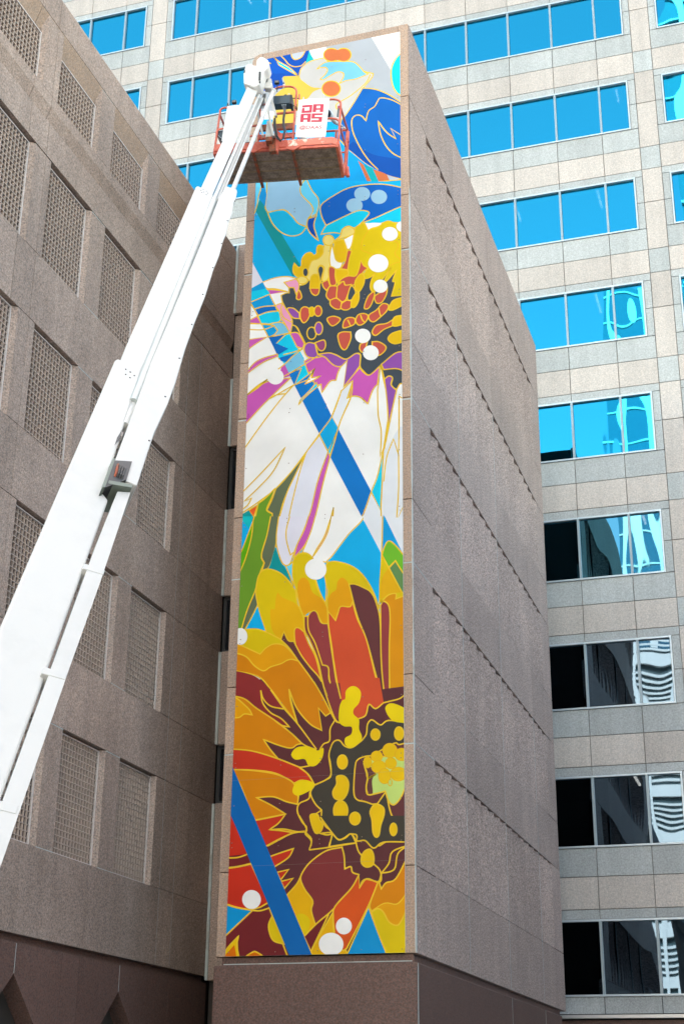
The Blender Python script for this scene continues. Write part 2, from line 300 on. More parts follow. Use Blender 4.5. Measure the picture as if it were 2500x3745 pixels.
MURAL = """F gray 0 -91,19751! 3227,18925! 3213,16757! -14,17477!
F white 0 1080,19005! 1486,18887! 1530,18738 1579,18584! 1265,18492! 1166,18683!
F white 0 2500,18881! 3196,18858! 3192,18270! 3039,18142 2962,17996 2947,17873!
F teal 0 1116,18808! 1242,18516! 1091,18470! 1029,18418!
F dblue 0 -71,19171! 1125,18862! 1096,18700 1028,18455 890,18198! 538,18254 543,18086 563,17934! -31,17996!
F mblue 0 -62,18903! 266,18805! 531,18536 793,18288! 536,18348 277,18416 -55,18693!
F cyan 1 313,18832! 430,18691 660,18486 792,18325 874,18205! 630,18419 433,18596!
F pale 1 709,18869! 724,18752 784,18663 864,18651 959,18696 1030,18829!
L gold 0 475,18831 575,18694 659,18561 789,18467 948,18455 1048,18543
L gold 0 103,18825 171,18734 253,18676!
F petal 1 906,18205! 950,18381 1106,18504 1296,18540 1485,18540! 1802,18364! 2052,18293 2209,18157 2333,17992 2564,17865! 2534,17763 2396,17603 2305,17461 2123,17179 1896,16819! 1866,16701! 982,16895! 1005,17286 1062,17564 1185,17718 1372,17755! 1182,17828 989,18020 924,18109
F sky 1 1300,18279! 1487,18413 1802,18364 2115,18278 2271,18105 2364,17955 2457,17879! 2180,17816 1963,17823 1809,17775! 1900,17911 1899,18035 1774,18094 1618,18039 1463,17965 1384,17994! 1492,18087 1547,18192 1505,18275 1410,18298
F yellowa 0 554,18262 715,18232 906,18194! 990,18012 1182,17828 1435,17741! 1248,17704 1140,17582 1048,17457 981,16967! 446,17012! 365,17612 375,17811 546,17956 592,18045 547,18178
L gold 0 2503,17857 2396,17657 2090,17420 1860,17310 1753,17245 1770,17115
F orange 1 1800,18538 1778,18457 1715,18408 1629,18405 1542,18449 1477,18529 1453,18622 1475,18704 1537,18753 1624,18756 1712,18711 1776,18632
F orange 1 2070,18474 2048,18390 1987,18340 1902,18336 1817,18380 1755,18460 1731,18555 1752,18639 1814,18690 1899,18693 1984,18649 2046,18568
F orange 0 1625,18715! 1899,18648! 1902,18377! 1628,18442!
F orange 1 1841,17640 1815,17545 1740,17487 1638,17484 1535,17534 1458,17626 1429,17735 1455,17831 1530,17889 1633,17892 1736,17841 1812,17749
F cyan 1 3254,18310! 3070,18153 2962,17887 2976,17523 3066,17269 3245,17068!
F skyblue 0 -87,17274! 3212,16547! 3198,14370! -7,14992!
F yellowa 0 371,17391! 832,17288! 824,16965! 318,17040!
F petal 0 832,17288! 1894,17052! 1865,16808! 841,16926!
F wing 1 2335,17545! 2611,17445 2884,17257 3244,16909! 3232,15048! 2851,15261 2673,15416 2434,15603 2132,15942 1994,16111 1824,16357! 1865,16808 1941,16898 2123,17179
F wing2 0 1979,16114! 2130,16222! 2553,15819 3235,15539! 3232,15065! 2851,15261 2434,15603 2132,15942
L gold 0 3244,16856! 2975,17087 2733,17199 2657,17123 2596,17009 2466,16924 2409,16689! 2308,16835 2186,16873 2101,16774 2128,16468 2282,16050 2464,15700 2673,15410!
L gold 0 3239,16088! 2942,16379! 3055,16093! 2852,16304 2672,16624! 2727,16268 2852,15946 3015,15722 3235,15556!
F orange 0 2239,15729! 2359,15601! 2540,15120! 2460,15126!
F tealb 0 2368,15599! 2554,15475! 2679,15116! 2540,15120!
F orange 0 2563,15456! 2851,15261 2915,15102! 2688,15114!
F pale 0 2859,15249! 3144,15083! 2915,15102!
F dcyan 0 -34,15761! 1104,15496! 1355,15101! 1481,14798! -11,15089!
L gold 0 1482,14770! 1660,14922 1959,15067 2317,15131 2703,15114 3232,15065!
F blue 0 -260,15797! 3256,14995! 3239,12573! -160,13159!
F cyanl 0 -9,15684! 1081,15494! 1118,14976! 48,14825!
F tealg 0 111,15219! 17,14936! 886,13192! 1059,13391!
F cyanb 1 277,14870! 318,14839 506,14850 668,14819 833,14644 970,14446 1152,14323! 1029,14179 818,14169 602,14298 408,14547
F icy 1 251,15693! 1081,15494! 1004,15329 1029,15143 1145,14971 1240,14848 1288,14705 1232,14582 1175,14505 1152,14332! 970,14446 833,14644 668,14825 506,14850 318,14842 277,14870 232,14999 251,15267
F cyanl 1 1120,15517! 1247,15205 1383,14983 1408,14800 1363,14601! 1259,14562 1175,14513! 1232,14582 1288,14705 1240,14848 1117,15006 1007,15177 1008,15358
F bluem 0 171,15617! 75,15241! 227,15000! 255,15296!
L gold 0 170,15648! 74,15272 53,15094 -2,14864!
F dblue 1 1364,14572! 1286,14528 1186,14511 1163,14345 1240,14155 1414,13947! 1358,14132 1310,14346
F leaf 1 1441,14705 1492,14828 1727,14969 2040,15091 2432,15096 2820,15024 3281,14829! 3278,14464! 2947,14369 2640,14268 2337,14195! 2344,14281 2460,14346 2473,14432 2330,14497 2175,14489 1916,14407 1573,14282! 1484,14490
F icy 0 2505,14856 2483,14777 2421,14728 2337,14722 2253,14761 2190,14835 2167,14924 2189,15004 2251,15053 2335,15059 2420,15019 2482,14945
F icy 0 2348,14611 2325,14530 2262,14480 2175,14474 2088,14514 2024,14589 1999,14679 2022,14760 2086,14810 2173,14816 2260,14776 2324,14701
F icy 0 2861,14716 2838,14635 2776,14585 2691,14579 2606,14618 2544,14693 2521,14783 2543,14864 2606,14914 2691,14920 2776,14880 2838,14805
F cyan 1 1573,14282! 1916,14407 2175,14489 2330,14497 2473,14432 2460,14346 2319,14199 2178,14110 2074,14158 1971,14105 1889,14033 1712,14081 1472,14088! 1515,14191
F cyan 1 2337,14195! 2640,14268 2947,14369 3278,14464! 3275,14003! 2971,14089 2870,14138 2717,14109 2486,14153
F white 0 2280,14177 2383,14178 2742,14104 2691,13912 2461,13955 2307,14071
F white 0 -191,13251! 3240,12656! 3200,6950! 37,7280!
F lilac 0 -35,13746! 251,13160! -49,13025!
F petalw 1 224,13173! 499,13231 762,13214 973,13134! 820,12990 812,12821! 745,12875 507,12973 321,13019
F magenta 1 335,12988! 534,12939 798,12852! 589,12859 406,12848!
F petalw 0 379,12866! 798,12852! 673,12647! 532,12571!
F bandc 0 -50,13054! 237,13176! 1168,11266! 682,11341! -42,12824!
F bluem 0 -49,13011! 237,13171! 316,13014! 110,13012!
F cyan 0 -48,12990! 316,13008! 392,12864 197,12798 -39,12738!
F bluem 1 -39,12743! 196,12806 392,12864! 523,12581! 256,12598 73,12577!
F bandd 1 78,12571! 282,12599 524,12576! 579,12451! 365,12458 152,12409!
F cyan 1 157,12405! 365,12455 613,12440! 657,12256 595,12182 478,12168 238,12198!
F bluem 1 243,12195! 479,12131 592,12002! 525,11915 404,11873!
F sky 1 400,12172 660,12172 793,12039 873,11901! 667,11893 409,11867! 525,11915 592,12002! 506,12113
F bandd 0 409,11867! 758,11878! 519,11654! 714,11609! 617,11405!
F cyan 1 758,11878! 873,11893! 1009,11591! 1143,11270! 644,11346! 602,11462! 714,11609! 519,11654!
F magenta 1 -50,12321! 145,12396! 242,12206! -48,12273!
F magenta 1 -34,11887! 383,11888! 204,11800 51,11713 -51,11632!
L gold 0 -43,12123! 273,12067 519,12116! 347,12189 137,12223 -48,12258!
L gold 0 -37,12680! -12,12733! 157,12422!
F dark 1 643,12799! 746,12832 814,12826! 816,12939 913,12931 977,12963 1159,12974 1260,13113 1412,13314 1567,13344 2185,13036 3267,12985! 3248,10293! 3128,10441 3043,10323! 2935,10417 2964,10570 2899,10632 2802,10580! 2729,10895! 2606,10781 2484,10715 2373,10829 2311,10942 2322,11181 2223,11223 2025,11133 1824,11258 1672,11322 1446,11330! 1392,11487 1187,11590! 1080,11827 895,12078 838,12282 756,12464 673,12647
F pink 1 532,12571 674,12618! 756,12464 851,12294 898,12161! 897,11994 853,11896! 739,12131 657,12256 614,12431
L gold 0 674,12604 652,12453 709,12275 893,12134
L gold 0 895,12078! 999,12006 1080,11827 1187,11604!
F dark 1 868,11894! 895,12078! 1000,11992 1187,11590! 1081,11772 976,11885
F magenta 1 853,11896! 976,11893 1054,11831 1161,11622! 1125,11518 1009,11563!
F yellow 1 3275,14089! 3073,14041 2870,14138 2691,14050 2538,14027 2466,13989! 2383,14172 2281,14157 2186,14065 2159,13896 2098,13749 2117,13616! 2085,13451 2051,13257 2045,13046 2135,12946 2211,12989 2286,13131 2311,13296 2362,13202 2477,13111! 2388,13000 2394,12887 2515,12893 2629,12986! 2541,12833 2516,12642 2604,12538 2742,12770 2943,13043! 2817,12799 2842,12739 3055,12967! 2972,12730 3021,12680 2948,12388! 3263,12362!
L gold 2 2474,13996! 2359,13801 2322,13579 2437,13487 2603,13386!
L gold 2 2869,13650! 3045,13617 3090,13495 3024,13338 3169,13143!
L gold 2 3169,13143! 2993,13118 2792,13013
F yelo 1 907,13504! 1007,13380 1066,13418! 1073,13575 1145,13678 1249,13694 1323,13611! 1380,13650 1386,13779 1429,13834 1521,13789 1562,13660 1409,13486 1279,13481 1204,13294 1155,13160 999,13158 905,13261 882,13379
F tan 1 1521,13754! 1559,13834 1676,13827! 1667,13526 1684,13266 1648,13045 1560,12942 1507,12999! 1531,13151 1547,13290 1468,13356 1412,13285 1446,13123! 1362,13166 1286,13123 1248,13035 1155,13145 1200,13266 1279,13481 1408,13515 1511,13612
F tan 1 1753,13879! 1882,13977 1919,14115 2048,14172 2173,14073 2153,13955 1921,13906
F tan 1 1745,13892 1731,13834 1690,13797 1633,13791 1575,13818 1532,13870 1516,13934 1530,13993 1572,14030 1629,14035 1687,14008 1729,13956
F tan 1 1204,13051 1189,13011 1146,12988 1086,12987 1026,13008 981,13047 964,13093 979,13133 1022,13157 1082,13158 1143,13136 1187,13097
F yelo 1 1252,12859! 1261,13027 1285,13137 1362,13166 1441,13095 1459,12936 1461,12823! 1369,12816
F red 1 1254,12858! 1461,12823! 1435,12701 1371,12669 1293,12739
F dark 1 1213,13235 1206,13185 1185,13151 1155,13142 1125,13161 1102,13203 1093,13256 1100,13306 1121,13340 1151,13349 1182,13330 1204,13288
F dark 1 1413,13257 1468,13338 1537,13263 1506,13098 1475,12934 1447,13080
F white 1 1710,13820! 1757,13567 1811,13414 1940,13340! 1890,13215 1774,13216 1683,13294 1662,13527
F white 1 1942,13873! 2166,13967! 2141,13784 2099,13648 2032,13626 1987,13741
F yelo 1 1754,13856! 1947,13878! 2014,13664 2023,13519 1991,13382 1901,13347 1798,13417 1757,13596
L gold 2 1770,13550! 1873,13569 2023,13553!
F red 1 2040,13596 2125,13563! 2080,13394 2044,13145! 1898,13194! 1991,13353
F yelo 1 1787,13205! 2044,13140! 2058,13044 1944,12979 1843,12856! 1802,13018
F red 1 2316,13309 2375,13186 2469,13112! 2363,13033 2187,12782 2009,12785! 1932,12888 1835,12843! 1918,12955 2058,13001 2211,12975 2281,13132
F red 1 1645,13244 1709,13276 1787,13213! 1782,13050 1809,12862 1715,12836 1663,12929
F red 1 1508,12942! 1636,12990! 1677,12842! 1606,12742! 1536,12838
F red 1 1622,12725 1677,12828 1818,12812! 1852,12686 1808,12539! 1681,12511 1603,12616
F red 1 1831,12810! 1957,12892 1996,12801 2123,12793! 2062,12608 2000,12451 1911,12425! 1821,12537
F red 1 1681,12505! 1808,12534 1924,12431! 1913,12285 1811,12283 1696,12391
F red 1 1924,12395! 2038,12451 2127,12402 2115,12266 2014,12227 1913,12285
F dark 1 2124,12765 2213,12610 2164,12465 2063,12441 2049,12554
F yelo 1 2207,12863 2312,12999 2389,12930 2377,12750 2277,12594 2200,12696
F yelo 1 2214,12577! 2284,12584! 2278,12405 2203,12265 2120,12293 2144,12455
F red 1 1019,12856 1087,12689 1037,12628 971,12681
F pink 1 700,13090! 961,13122! 1023,12997 1006,12844 961,12773! 913,12931! 801,12951!
F white 0 3082,13790 3060,13713 3000,13664 2919,13658 2838,13694 2779,13765 2757,13851 2779,13929 2839,13977 2920,13984 3001,13947 3060,13876
F white 0 3317,13923 3299,13862 3251,13824 3185,13819 3120,13849 3072,13905 3055,13973 3073,14034 3121,14072 3187,14077 3252,14047 3300,13991
F white 0 2885,13145 2858,13046 2782,12984 2679,12974 2576,13020 2499,13110 2471,13219 2499,13319 2575,13382 2679,13392 2782,13345 2858,13255
F red 1 2392,12220 2466,12456 2579,12553! 2604,12488 2542,12277 2467,12185
F red 1 2604,12433 2704,12499 2862,12596! 2846,12447 2754,12283 2642,12283
F white 0 2869,12623 2850,12551 2797,12506 2724,12498 2652,12530 2598,12594 2579,12673 2598,12745 2651,12791 2724,12798 2797,12765 2850,12701
F purple 1 782,12459 912,12452 1044,12318! 1052,12191! 904,12243
F red 1 1068,12384 1144,12447 1248,12382 1264,12240 1202,12111 1126,12088 1067,12211
F yelo 1 1253,12381 1312,12413 1356,12350 1348,12226 1277,12216
F red 1 1516,12287 1506,12229 1478,12190 1439,12181 1399,12203 1369,12252 1357,12314 1367,12372 1395,12411 1435,12421 1475,12398 1504,12349
F dark 1 1404,11803 1393,11736 1359,11691 1313,11680 1265,11706 1229,11762 1215,11833 1227,11900 1260,11945 1307,11956 1355,11930 1391,11874
F purple 1 1538,11891 1528,11821 1499,11774 1458,11761 1417,11787 1387,11844 1374,11918 1384,11988 1413,12036 1454,12048 1495,12022 1526,11965
F purpler 1 1385,11592! 1567,11626 1607,11497 1558,11396 1469,11424
F red 1 1631,12102 1762,12130 1903,12047 1840,11952 1740,11914 1663,11995
F red 1 1963,11837 1979,11985 2066,12048 2192,12010 2198,11889 2093,11843
L gold 0 2054,12000 2093,11911 2118,11839
F red 1 2218,11946 2267,12075 2392,12087 2473,12014 2418,11886 2294,11838
L gold 0 2317,12067 2355,11951 2418,11872
F red 1 2493,12038 2642,12123 2766,12245 2886,12192 2846,12062 2717,11947 2593,11866 2505,11921
L gold 0 2692,12156 2704,12058 2736,11957
F yelo 1 2895,12108 2990,12285 3262,12321! 3261,12184! 3039,12085 2940,12068
F red 1 2556,11646 2642,11782 2840,11790 2969,11851! 2963,11716! 2791,11663 2630,11558
F yelo 1 2969,11845! 3038,11916 3259,11912! 3258,11723! 3037,11699 2968,11721!
F yelo 1 2877,11433 2963,11554 3257,11601! 3255,11347! 3011,11313
F red 1 1856,11676 1944,11744 2119,11716! 2121,11553 2023,11346 1922,11408
F red 1 2316,11414! 2469,11470! 2408,11265 2347,11234 2301,11321
F red 1 2556,11430! 2692,11408 2834,11279 2790,11165 2667,11117 2569,11320
F white 0 2526,11564 2505,11488 2447,11439 2368,11430 2288,11464 2230,11531 2208,11615 2228,11692 2287,11741 2366,11750 2446,11716 2505,11648
F white 0 2690,11167 2668,11089 2610,11039 2530,11029 2450,11063 2391,11132 2369,11217 2390,11296 2449,11347 2529,11356 2609,11321 2668,11252
F band 0 668,11408! 1089,11425! 1753,9937! 1879,9666! 2539,8280! 2457,8006 2368,7771! 1740,9068! 1512,9586! 898,10885!
F bandd 0 464,11770! 831,11547! 603,11432!
F cyan 0 590,11434! 1062,11484! 1169,11250! 763,11217!
F bandd 0 643,11371! 1013,11424! 787,11254! 684,11297!
F sky 0 750,11205! 1050,11445! 1209,11163! 845,10996! 885,10887!
F cyan 1 870,10992! 1196,11151! 1302,10928! 978,10713! 1110,11056!
F magenta 1 1170,11209! 1295,11271 1446,11294 1598,11238 1700,11115 1801,11019 1926,10987! 1866,10849 1830,10700! 1706,10686 1547,10470! 1527,10654! 1432,10633! 1355,10759! 1517,10834! 1329,10822! 1388,11014! 1264,10933!
F cyan 1 1076,10273! 1117,10386 1259,10512 1431,10705! 1463,10615! 1310,10505 1186,10403
F white 1 1200,10707! 1303,10866 1395,11021! 1340,10914 1329,10822! 1429,10828 1517,10834! 1355,10759
F purple 1 1159,11496 1238,11615 1391,11569! 1445,11343 1560,11266! 1396,11256 1231,11308
F purple 1 1672,11322 1824,11252 2025,11128 2223,11223 2322,11181! 2311,10942! 2140,10702 1986,10526! 2055,11101! 1926,10987 1801,11019 1700,11115 1598,11238 1446,11316!
F magenta 1 2311,10902! 2373,10800 2484,10709 2594,10767 2704,10870! 2668,10492! 2571,10375 2474,10097! 2327,10253 2204,10302 2094,10292! 2165,10640! 1993,10533! 2152,10727
F purple 1 2741,10904! 3035,11112 3253,11091! 3250,10643! 3057,10764 2790,10785!
F white 1 2729,10892! 2777,10608 2843,10258 2873,9711! 2788,9136! 2721,8956! 2740,9473 2680,9840 2668,10361!
F purple 1 2802,10573! 2887,10631 2964,10580 2935,10440 3043,10302! 2957,9905 2800,9109! 2873,9685 2842,10232
F white 0 3055,10253! 3249,10460! 3246,10019! 3042,10048!
F grayp 1 1944,10453! 2165,10632! 2057,10271! 2136,10294! 1963,9887 1887,9659! 1753,9921!
F skyb 0 1753,9921! 1887,9659! 1690,9190! 1513,9560!
F cyan 1 1856,9578! 1798,9316 1733,9082! 1683,9191!
F magenta 1 -39,10618! 188,10747 414,10876 898,10885! 601,10620 279,10319 -65,9954!
F magenta 1 -58,11130! 116,11328 294,11411 602,11459! 616,11411! 298,11314 -57,11095!
F magenta 1 -39,10618! 187,10774 438,10940! 186,10801
F magenta 0 700,11158! 763,11217! 884,10928! 758,10906! 643,10923!
L gold 0 625,11115 763,11209 937,11367 1138,11500!
L gold 0 694,10916 870,10992 1196,11151 1446,11289
L gold 0 731,11426 935,11449 1138,11494!
F white 0 752,10934 731,10851 669,10797 583,10786 495,10822 429,10895 403,10986 424,11069 486,11124 573,11134 661,11097 727,11024
L gold 0 1304,10799! 953,10716! 477,10491
L gold 0 953,10711 805,10551 658,10385 341,9979 -46,9440!
L gold 0 477,10491! 602,10553 818,10554!
L gold 0 -12,8567! 375,8939 823,9397! 599,8931 322,8633 20,8365! 168,8411! 98,8280 -23,8193!
F olive 1 1236,9197! 948,8850 660,8555! 592,8348 488,8122! 601,8041! 541,7581^ 688,7565^ 750,7979 839,8319 1001,8704
F grayl 1 1513,9560! 1690,9190! 1573,8836 1492,8593 1358,7985 1174,7512^ 700,7564^ 708,7736 772,8052 885,8440 1001,8704 1236,9197 1284,9281!
L gold 0 1241,9196! 1144,8889 1054,8520 966,8104 913,7787 903,7542^
L gold 0 1944,10466! 1885,10264 1753,9921 1597,9704 1284,9281! 948,8850 660,8555 296,8307 -45,8107!
L gold 0 2165,10632! 2136,10294 1963,9887 1887,9659 1798,9316 1728,9095 1591,8506 1479,7971 1355,7493^
F magenta 1 1690,9190! 1733,9082! 1591,8506 1479,7971 1343,7494^ 1174,7512^ 1358,7985 1492,8593
F magenta 1 1814,8031! 1798,7811 1691,7456^ 1667,7459^ 1746,7744
F grayp 0 2539,8268! 2728,7865! 2763,7340^ 2600,7358^ 2375,7758!
F cyan 1 2781,9074! 2759,8439 2728,7865! 2546,8254! 2669,8574
F grayp 0 2800,9059! 3099,9526! 3242,9507! 3226,7290^ 2995,7315^ 2775,7774! 2759,8315!
L gold 0 2781,9074! 2669,8574 2546,8254 2368,7771 2106,7411^
L gold 0 3246,10045! 3091,10170! 3087,9528 3077,8948! 2979,9288! 2847,8927 2787,8436
L gold 0 3077,8948! 3074,8278 3031,7624! 3208,7992!
L gold 0 3043,10307! 2933,9805 2812,9184! 2781,9061
L gold 0 2759,8439! 2735,7876 2768,7340^
F bluem 0 2780,7774! 2995,7315^ 2775,7339^
F blue 0 2376,7746! 2576,7360^ 2154,7406^
F orange2 1 115,8164! 298,8257! 227,8014!
F tealg 0 -68,8072! 122,8164! 227,8001! 142,7773!
F blue 0 -68,8072! 138,7749! 144,7575^ -50,7595^
F green 1 635,8558! 467,8388 309,8280! 237,7862 223,7566^ 543,7532^ 607,7821 601,8041! 513,8094 486,8159 567,8351!
F blue 0 -226,7971! 3255,7581! 3238,5382! -131,5669!
F lilac 1 714,7972^ 684,7656 705,7391 805,7067 898,6966 982,6997 1035,7147! 1108,7348 1231,7623 1334,7902^
F white 1 1393,7895^ 2417,7779^ 2329,7658 2128,7472 1953,7258 1803,7067 1678,6951! 1422,7029! 1214,7180! 1336,7506
F magenta 1 1323,7903^ 1458,7888^ 1373,7581 1250,7312 1049,7093! 1113,7360 1243,7635
F magenta 1 1772,7852^ 1708,7544 1596,7322 1409,7056! 1495,7229 1645,7473
L gold 0 951,7945^ 892,7687 898,7475 955,7259 988,7165! 1039,7211
F grayp 0 2392,7730! 2404,7781^ 2769,7739^ 2744,7007!
F grayp 0 2819,7682! 3231,7687^ 3224,6768!
F bluem 0 2777,7738^ 2807,7735^ 3224,6793! 3222,6567! 2756,6993!
L gold 0 2769,7739^ 2757,7301 2731,6540 2695,5944!
F teal 0 -69,8061^ 211,8029^ 141,7783!
F green 1 238,8026^ 569,7988^ 538,7725 409,7238 467,7062! 395,6874 327,6596 199,6173 73,5753! -135,5771! -11,6915 66,7300 158,7661
F greenb 1 222,7947! 131,7690 11,7359 -64,7261! -48,6840! 84,7167 188,7578
F olive 1 569,7988^ 733,7970^ 698,7628 692,7392 598,7036 524,6926 433,6922! 473,7062! 410,7225 503,7597
F olive 1 328,6571! 370,6246! 244,5991 112,5749! 59,5779! 161,6151
F tealg 0 679,7367! 586,7011 563,6922 785,6835 1063,6513! 967,6791 805,7041
F cyanl 1 898,6958! 987,6983 1075,7078! 1041,6887 1062,6538! 980,6764
F yellow 1 562,5690! 422,6076 339,6390 327,6596 371,6825 472,6924 602,6918 785,6830 944,6678 1103,6445! 1155,6161 1266,5949 1310,5633! 1199,5556 1087,5479! 974,5501 898,5681! 834,5537! 718,5584
F yelo2 0 708,6126! 722,6354 757,6452! 850,6342 1083,6218 1187,6082 1269,5824 1303,5634! 1170,5728 1100,5676 1092,5491! 986,5519 893,5677! 833,5550! 716,5647 648,5803 621,6109
F yellow 1 1129,6417! 1046,6706 1036,6888 1062,7092 1214,7185 1369,7125 1462,6948 1480,6638! 1561,6376 1695,6136! 1740,5770! 1658,5752 1568,5910 1453,6028 1365,6011 1266,5937!
F oranger 0 1139,6518 1175,6655 1263,6690 1354,6604 1434,6388 1613,6244 1711,6059! 1733,5783! 1658,5752 1568,5910 1453,6028 1365,6011 1266,5949! 1173,6159
L gold 0 1266,5937! 1186,6158 1129,6417
F yellow 1 1708,6948! 1881,6943 2133,6848 2334,6693 2509,6448 2633,6174 2695,5944! 2633,6124 2534,6295 2386,6398 2236,6467 2131,6478! 2201,6139 2152,6049 1978,6072 1922,5953 1882,5807! 1737,5994! 1710,6160 1731,6410 1656,6697
F oranger 0 1734,6233! 1800,6340 1887,6395 1910,6545 1990,6618 2086,6548 2137,6422 2201,6164! 2145,6049 1978,6072 1922,5953 1882,5819! 1737,5994!
F blue 1 1485,6637! 1661,6709! 1698,6464 1690,6137! 1573,6375
F yellow 0 2744,6969! 3196,6220! 3195,6121! 3012,6113! 3013,6212 2878,6200 2719,6066! 2702,6417
F yelo2 0 2880,6714! 3123,6227! 2878,6225! 2731,6115! 2719,6365 2781,6585
F greenc 1 2756,6981! 2806,7141 2888,7240 3029,7118 3224,6843! 3222,6466! 3008,6845! 2880,6727!
F greeng 1 2887,6714! 3008,6840! 3222,6466! 3220,6180! 3127,6226!
F yellow 1 21,5757! 149,5784 355,5779 562,5698! 718,5609 872,5509 1054,5308 1189,5113! 1055,5271 900,5420 709,5461 559,5399 448,5291! 266,5385 -127,5594!
F orangea 1 -127,5594! 266,5385 448,5291! 559,5399 709,5461 900,5420 1055,5271 1189,5100! 1058,5143 958,5126 859,5078 659,5032 522,4969 341,5082 168,5269 -119,5380!
F reda 1 1737,5994! 1882,5807! 1930,5952 1978,6065 2152,6044 2201,6139! 2290,5808 2464,5399 2635,4709 2783,4224! 2635,4117 2516,4184 2457,4012 2301,3952! 2013,3948! 1997,4304! 1908,4644 1827,5257 1745,5757
F reda 1 1100,5689 1170,5733 1285,5643! 1377,5417 1519,5135 1633,4689! 1411,4973 1232,5207 1127,5413
F maroonb 1 1355,5916 1441,6029 1529,5988 1608,5794 1741,5757! 1800,5382 1906,4765 1959,4473! 1815,4615 1772,4775 1757,4921 1645,4991! 1502,5407 1372,5665
F maroonc 1 1279,5936! 1347,5937! 1372,5665 1502,5407 1645,4991! 1757,4934 1785,4678 1946,4474 2009,4279 2000,3996! 1843,4007! 1663,4639 1557,5083 1401,5464 1297,5672
F brown 1 2131,6478! 2249,6466 2410,6383 2547,6282 2646,6073 2719,5720 2743,4940 2807,4222! 2774,4220! 2635,4757 2464,5399 2290,5857
F maroonb 1 2726,6016! 2785,6090 2878,6002 2906,5752 2888,5169 2893,4228! 2814,4222! 2743,4940
F brown 1 841,5532! 898,5681! 986,5504 1095,5478! 1153,5362 1257,5181 1411,4973 1633,4689 1816,4198 1892,3956! 1818,4055! 1415,4730 1054,5296
F orangeb 1 2726,6065! 2785,6122 2878,6200 3013,6212 3012,6113! 3219,6168! 3206,4382! 3087,4268 2897,4228! 2888,5169 2906,5752 2878,6002 2785,6090
L gold 0 1737,6007! 1760,5632 1854,5011 1920,4620 2009,4279
F brownb 0 -194,4743! 865,4858^ 1416,4671! 1913,4252! 1942,1749! -70,1831!
F brownb 0 1789,4403! 3231,4487! 3209,1598! 1827,1653!
F orangec 1 -119,5380! 168,5269 341,5082 522,4969 659,5032 859,5078 958,5126 1058,5143 1189,5100! 1414,4790 1642,4448 1829,4114! 1721,4050! 1584,4202! 1652,3796! 1431,3928 1179,4230 1022,4590! 1065,4334 1198,3943! 956,4246 671,4616 411,4879 -104,5030!
F maroon 0 -104,5030! 206,4944 412,4843 672,4604 956,4234! 757,4260 604,4367 483,4605! 514,4421 684,4193 887,4059 1039,3895! 789,4018 431,4282 173,4470 -85,4562!
F reda 0 1980,4773^ 2707,4669^ 2783,4218! 2635,4118 2516,4197 2457,4013 2325,3964 2241,4040! 2156,4140! 1985,4318!
F maroonc 0 1810,4665^ 1981,4628! 2009,4316 1976,3964! 1891,4017! 1741,4359!
F brown 0 1490,4689^ 1663,4676^ 1892,3969! 1817,4092!
L gold 0 1490,4689^ 1667,4388 1892,3969 1989,3916!
L gold 0 1650,4677^ 1740,4383 1891,3993 1989,3904
L gold 0 1920,4657^ 1997,4341
L gold 0 2783,4214! 2635,4118 2516,4204 2457,4013 2325,3959
L gold 0 2783,4214 2897,4234 3087,4274 3230,4393!
F orangec 1 -84,4551! 173,4471 406,4285 789,4020 1091,3774 1291,3581! 1194,3568 1097,3515 900,3563 563,3702! 705,3504 857,3331! 459,3472 -69,3575!
F orangea 1 -109,4528! 20,4494 177,4362 281,4258 335,4163! 183,4192 84,4134 -93,4146!
L gold 0 483,4607! 539,4445 681,4302 932,4230!
L gold 0 483,4607! 528,4373 684,4182 886,4061 1051,3895! 890,3941 738,4059
L gold 0 672,4605! 931,4249 1198,3945 1561,3464!
L gold 0 1022,4591! 1078,4334 1198,3945
L gold 0 789,4020! 1091,3774 1316,3565 1561,3452!
F redb 1 -69,3570! 358,3506 832,3344 1252,3164! 1399,3045 1535,2843! 1305,2931 1161,2886! 816,3078 395,3159 -53,3196!
F orangec 1 -3,3194! 395,3152 816,3066 1112,2923 1187,2804 1239,2641 1230,2517! 1024,2573 779,2669 461,2670! 734,2530 1017,2357! 716,2315 402,2272! 238,2739
F redb 1 426,2271! 741,2313 1017,2357! 889,2205 723,2100! 988,2099 1229,2044 1372,2048! 1134,2014 921,1923 636,1789!
L gold 0 1252,3157! 1424,3021 1535,2843!
L gold 0 1499,2879! 1454,2699
F redc 0 -93,2387! 272,1817! 376,1643! -62,1660!
L gold 0 -95,2433! 5,2382!
F darkc 1 1792,3322 1826,3483 1873,3573 1944,3603 2005,3576 2077,3490 2209,3454 2387,3564! 2470,3674 2488,3836 2540,3914 2600,3910 2731,3820 2873,3892 3226,3822! 3210,1793! 3005,1797 2845,1813 2638,1721 2476,1857 2314,1879 2197,1957 2035,1864 1941,1902 1869,2027 1762,2098 1677,2236 1674,2393! 1553,2512 1466,2698 1536,2831! 1738,2912 1837,2998
F brown 1 2566,3288! 2448,3283 2318,3234 2271,3111 2250,2680 2310,2542 2451,2501 2579,2450! 2672,2452! 2812,2640! 2846,2560 2881,2380 2938,2222 3041,2162 3213,2209! 3223,3488! 3059,3453 2966,3481
F lgreen 1 2424,3193! 2496,2961 2473,2736 2544,2609! 2637,2626 2812,2662! 2870,2491 2962,2420 3078,2526 3171,2722! 3221,3238! 2754,3265!
F lbrown 0 2424,3170! 2554,3094! 2649,2975! 2578,2866 2590,2640 2532,2609 2485,2735 2508,2961
F yellowc 2 3021,3352 3004,3291 2958,3249 2895,3236 2831,3257 2785,3305 2768,3367 2785,3428 2832,3471 2895,3484 2959,3463 3005,3415
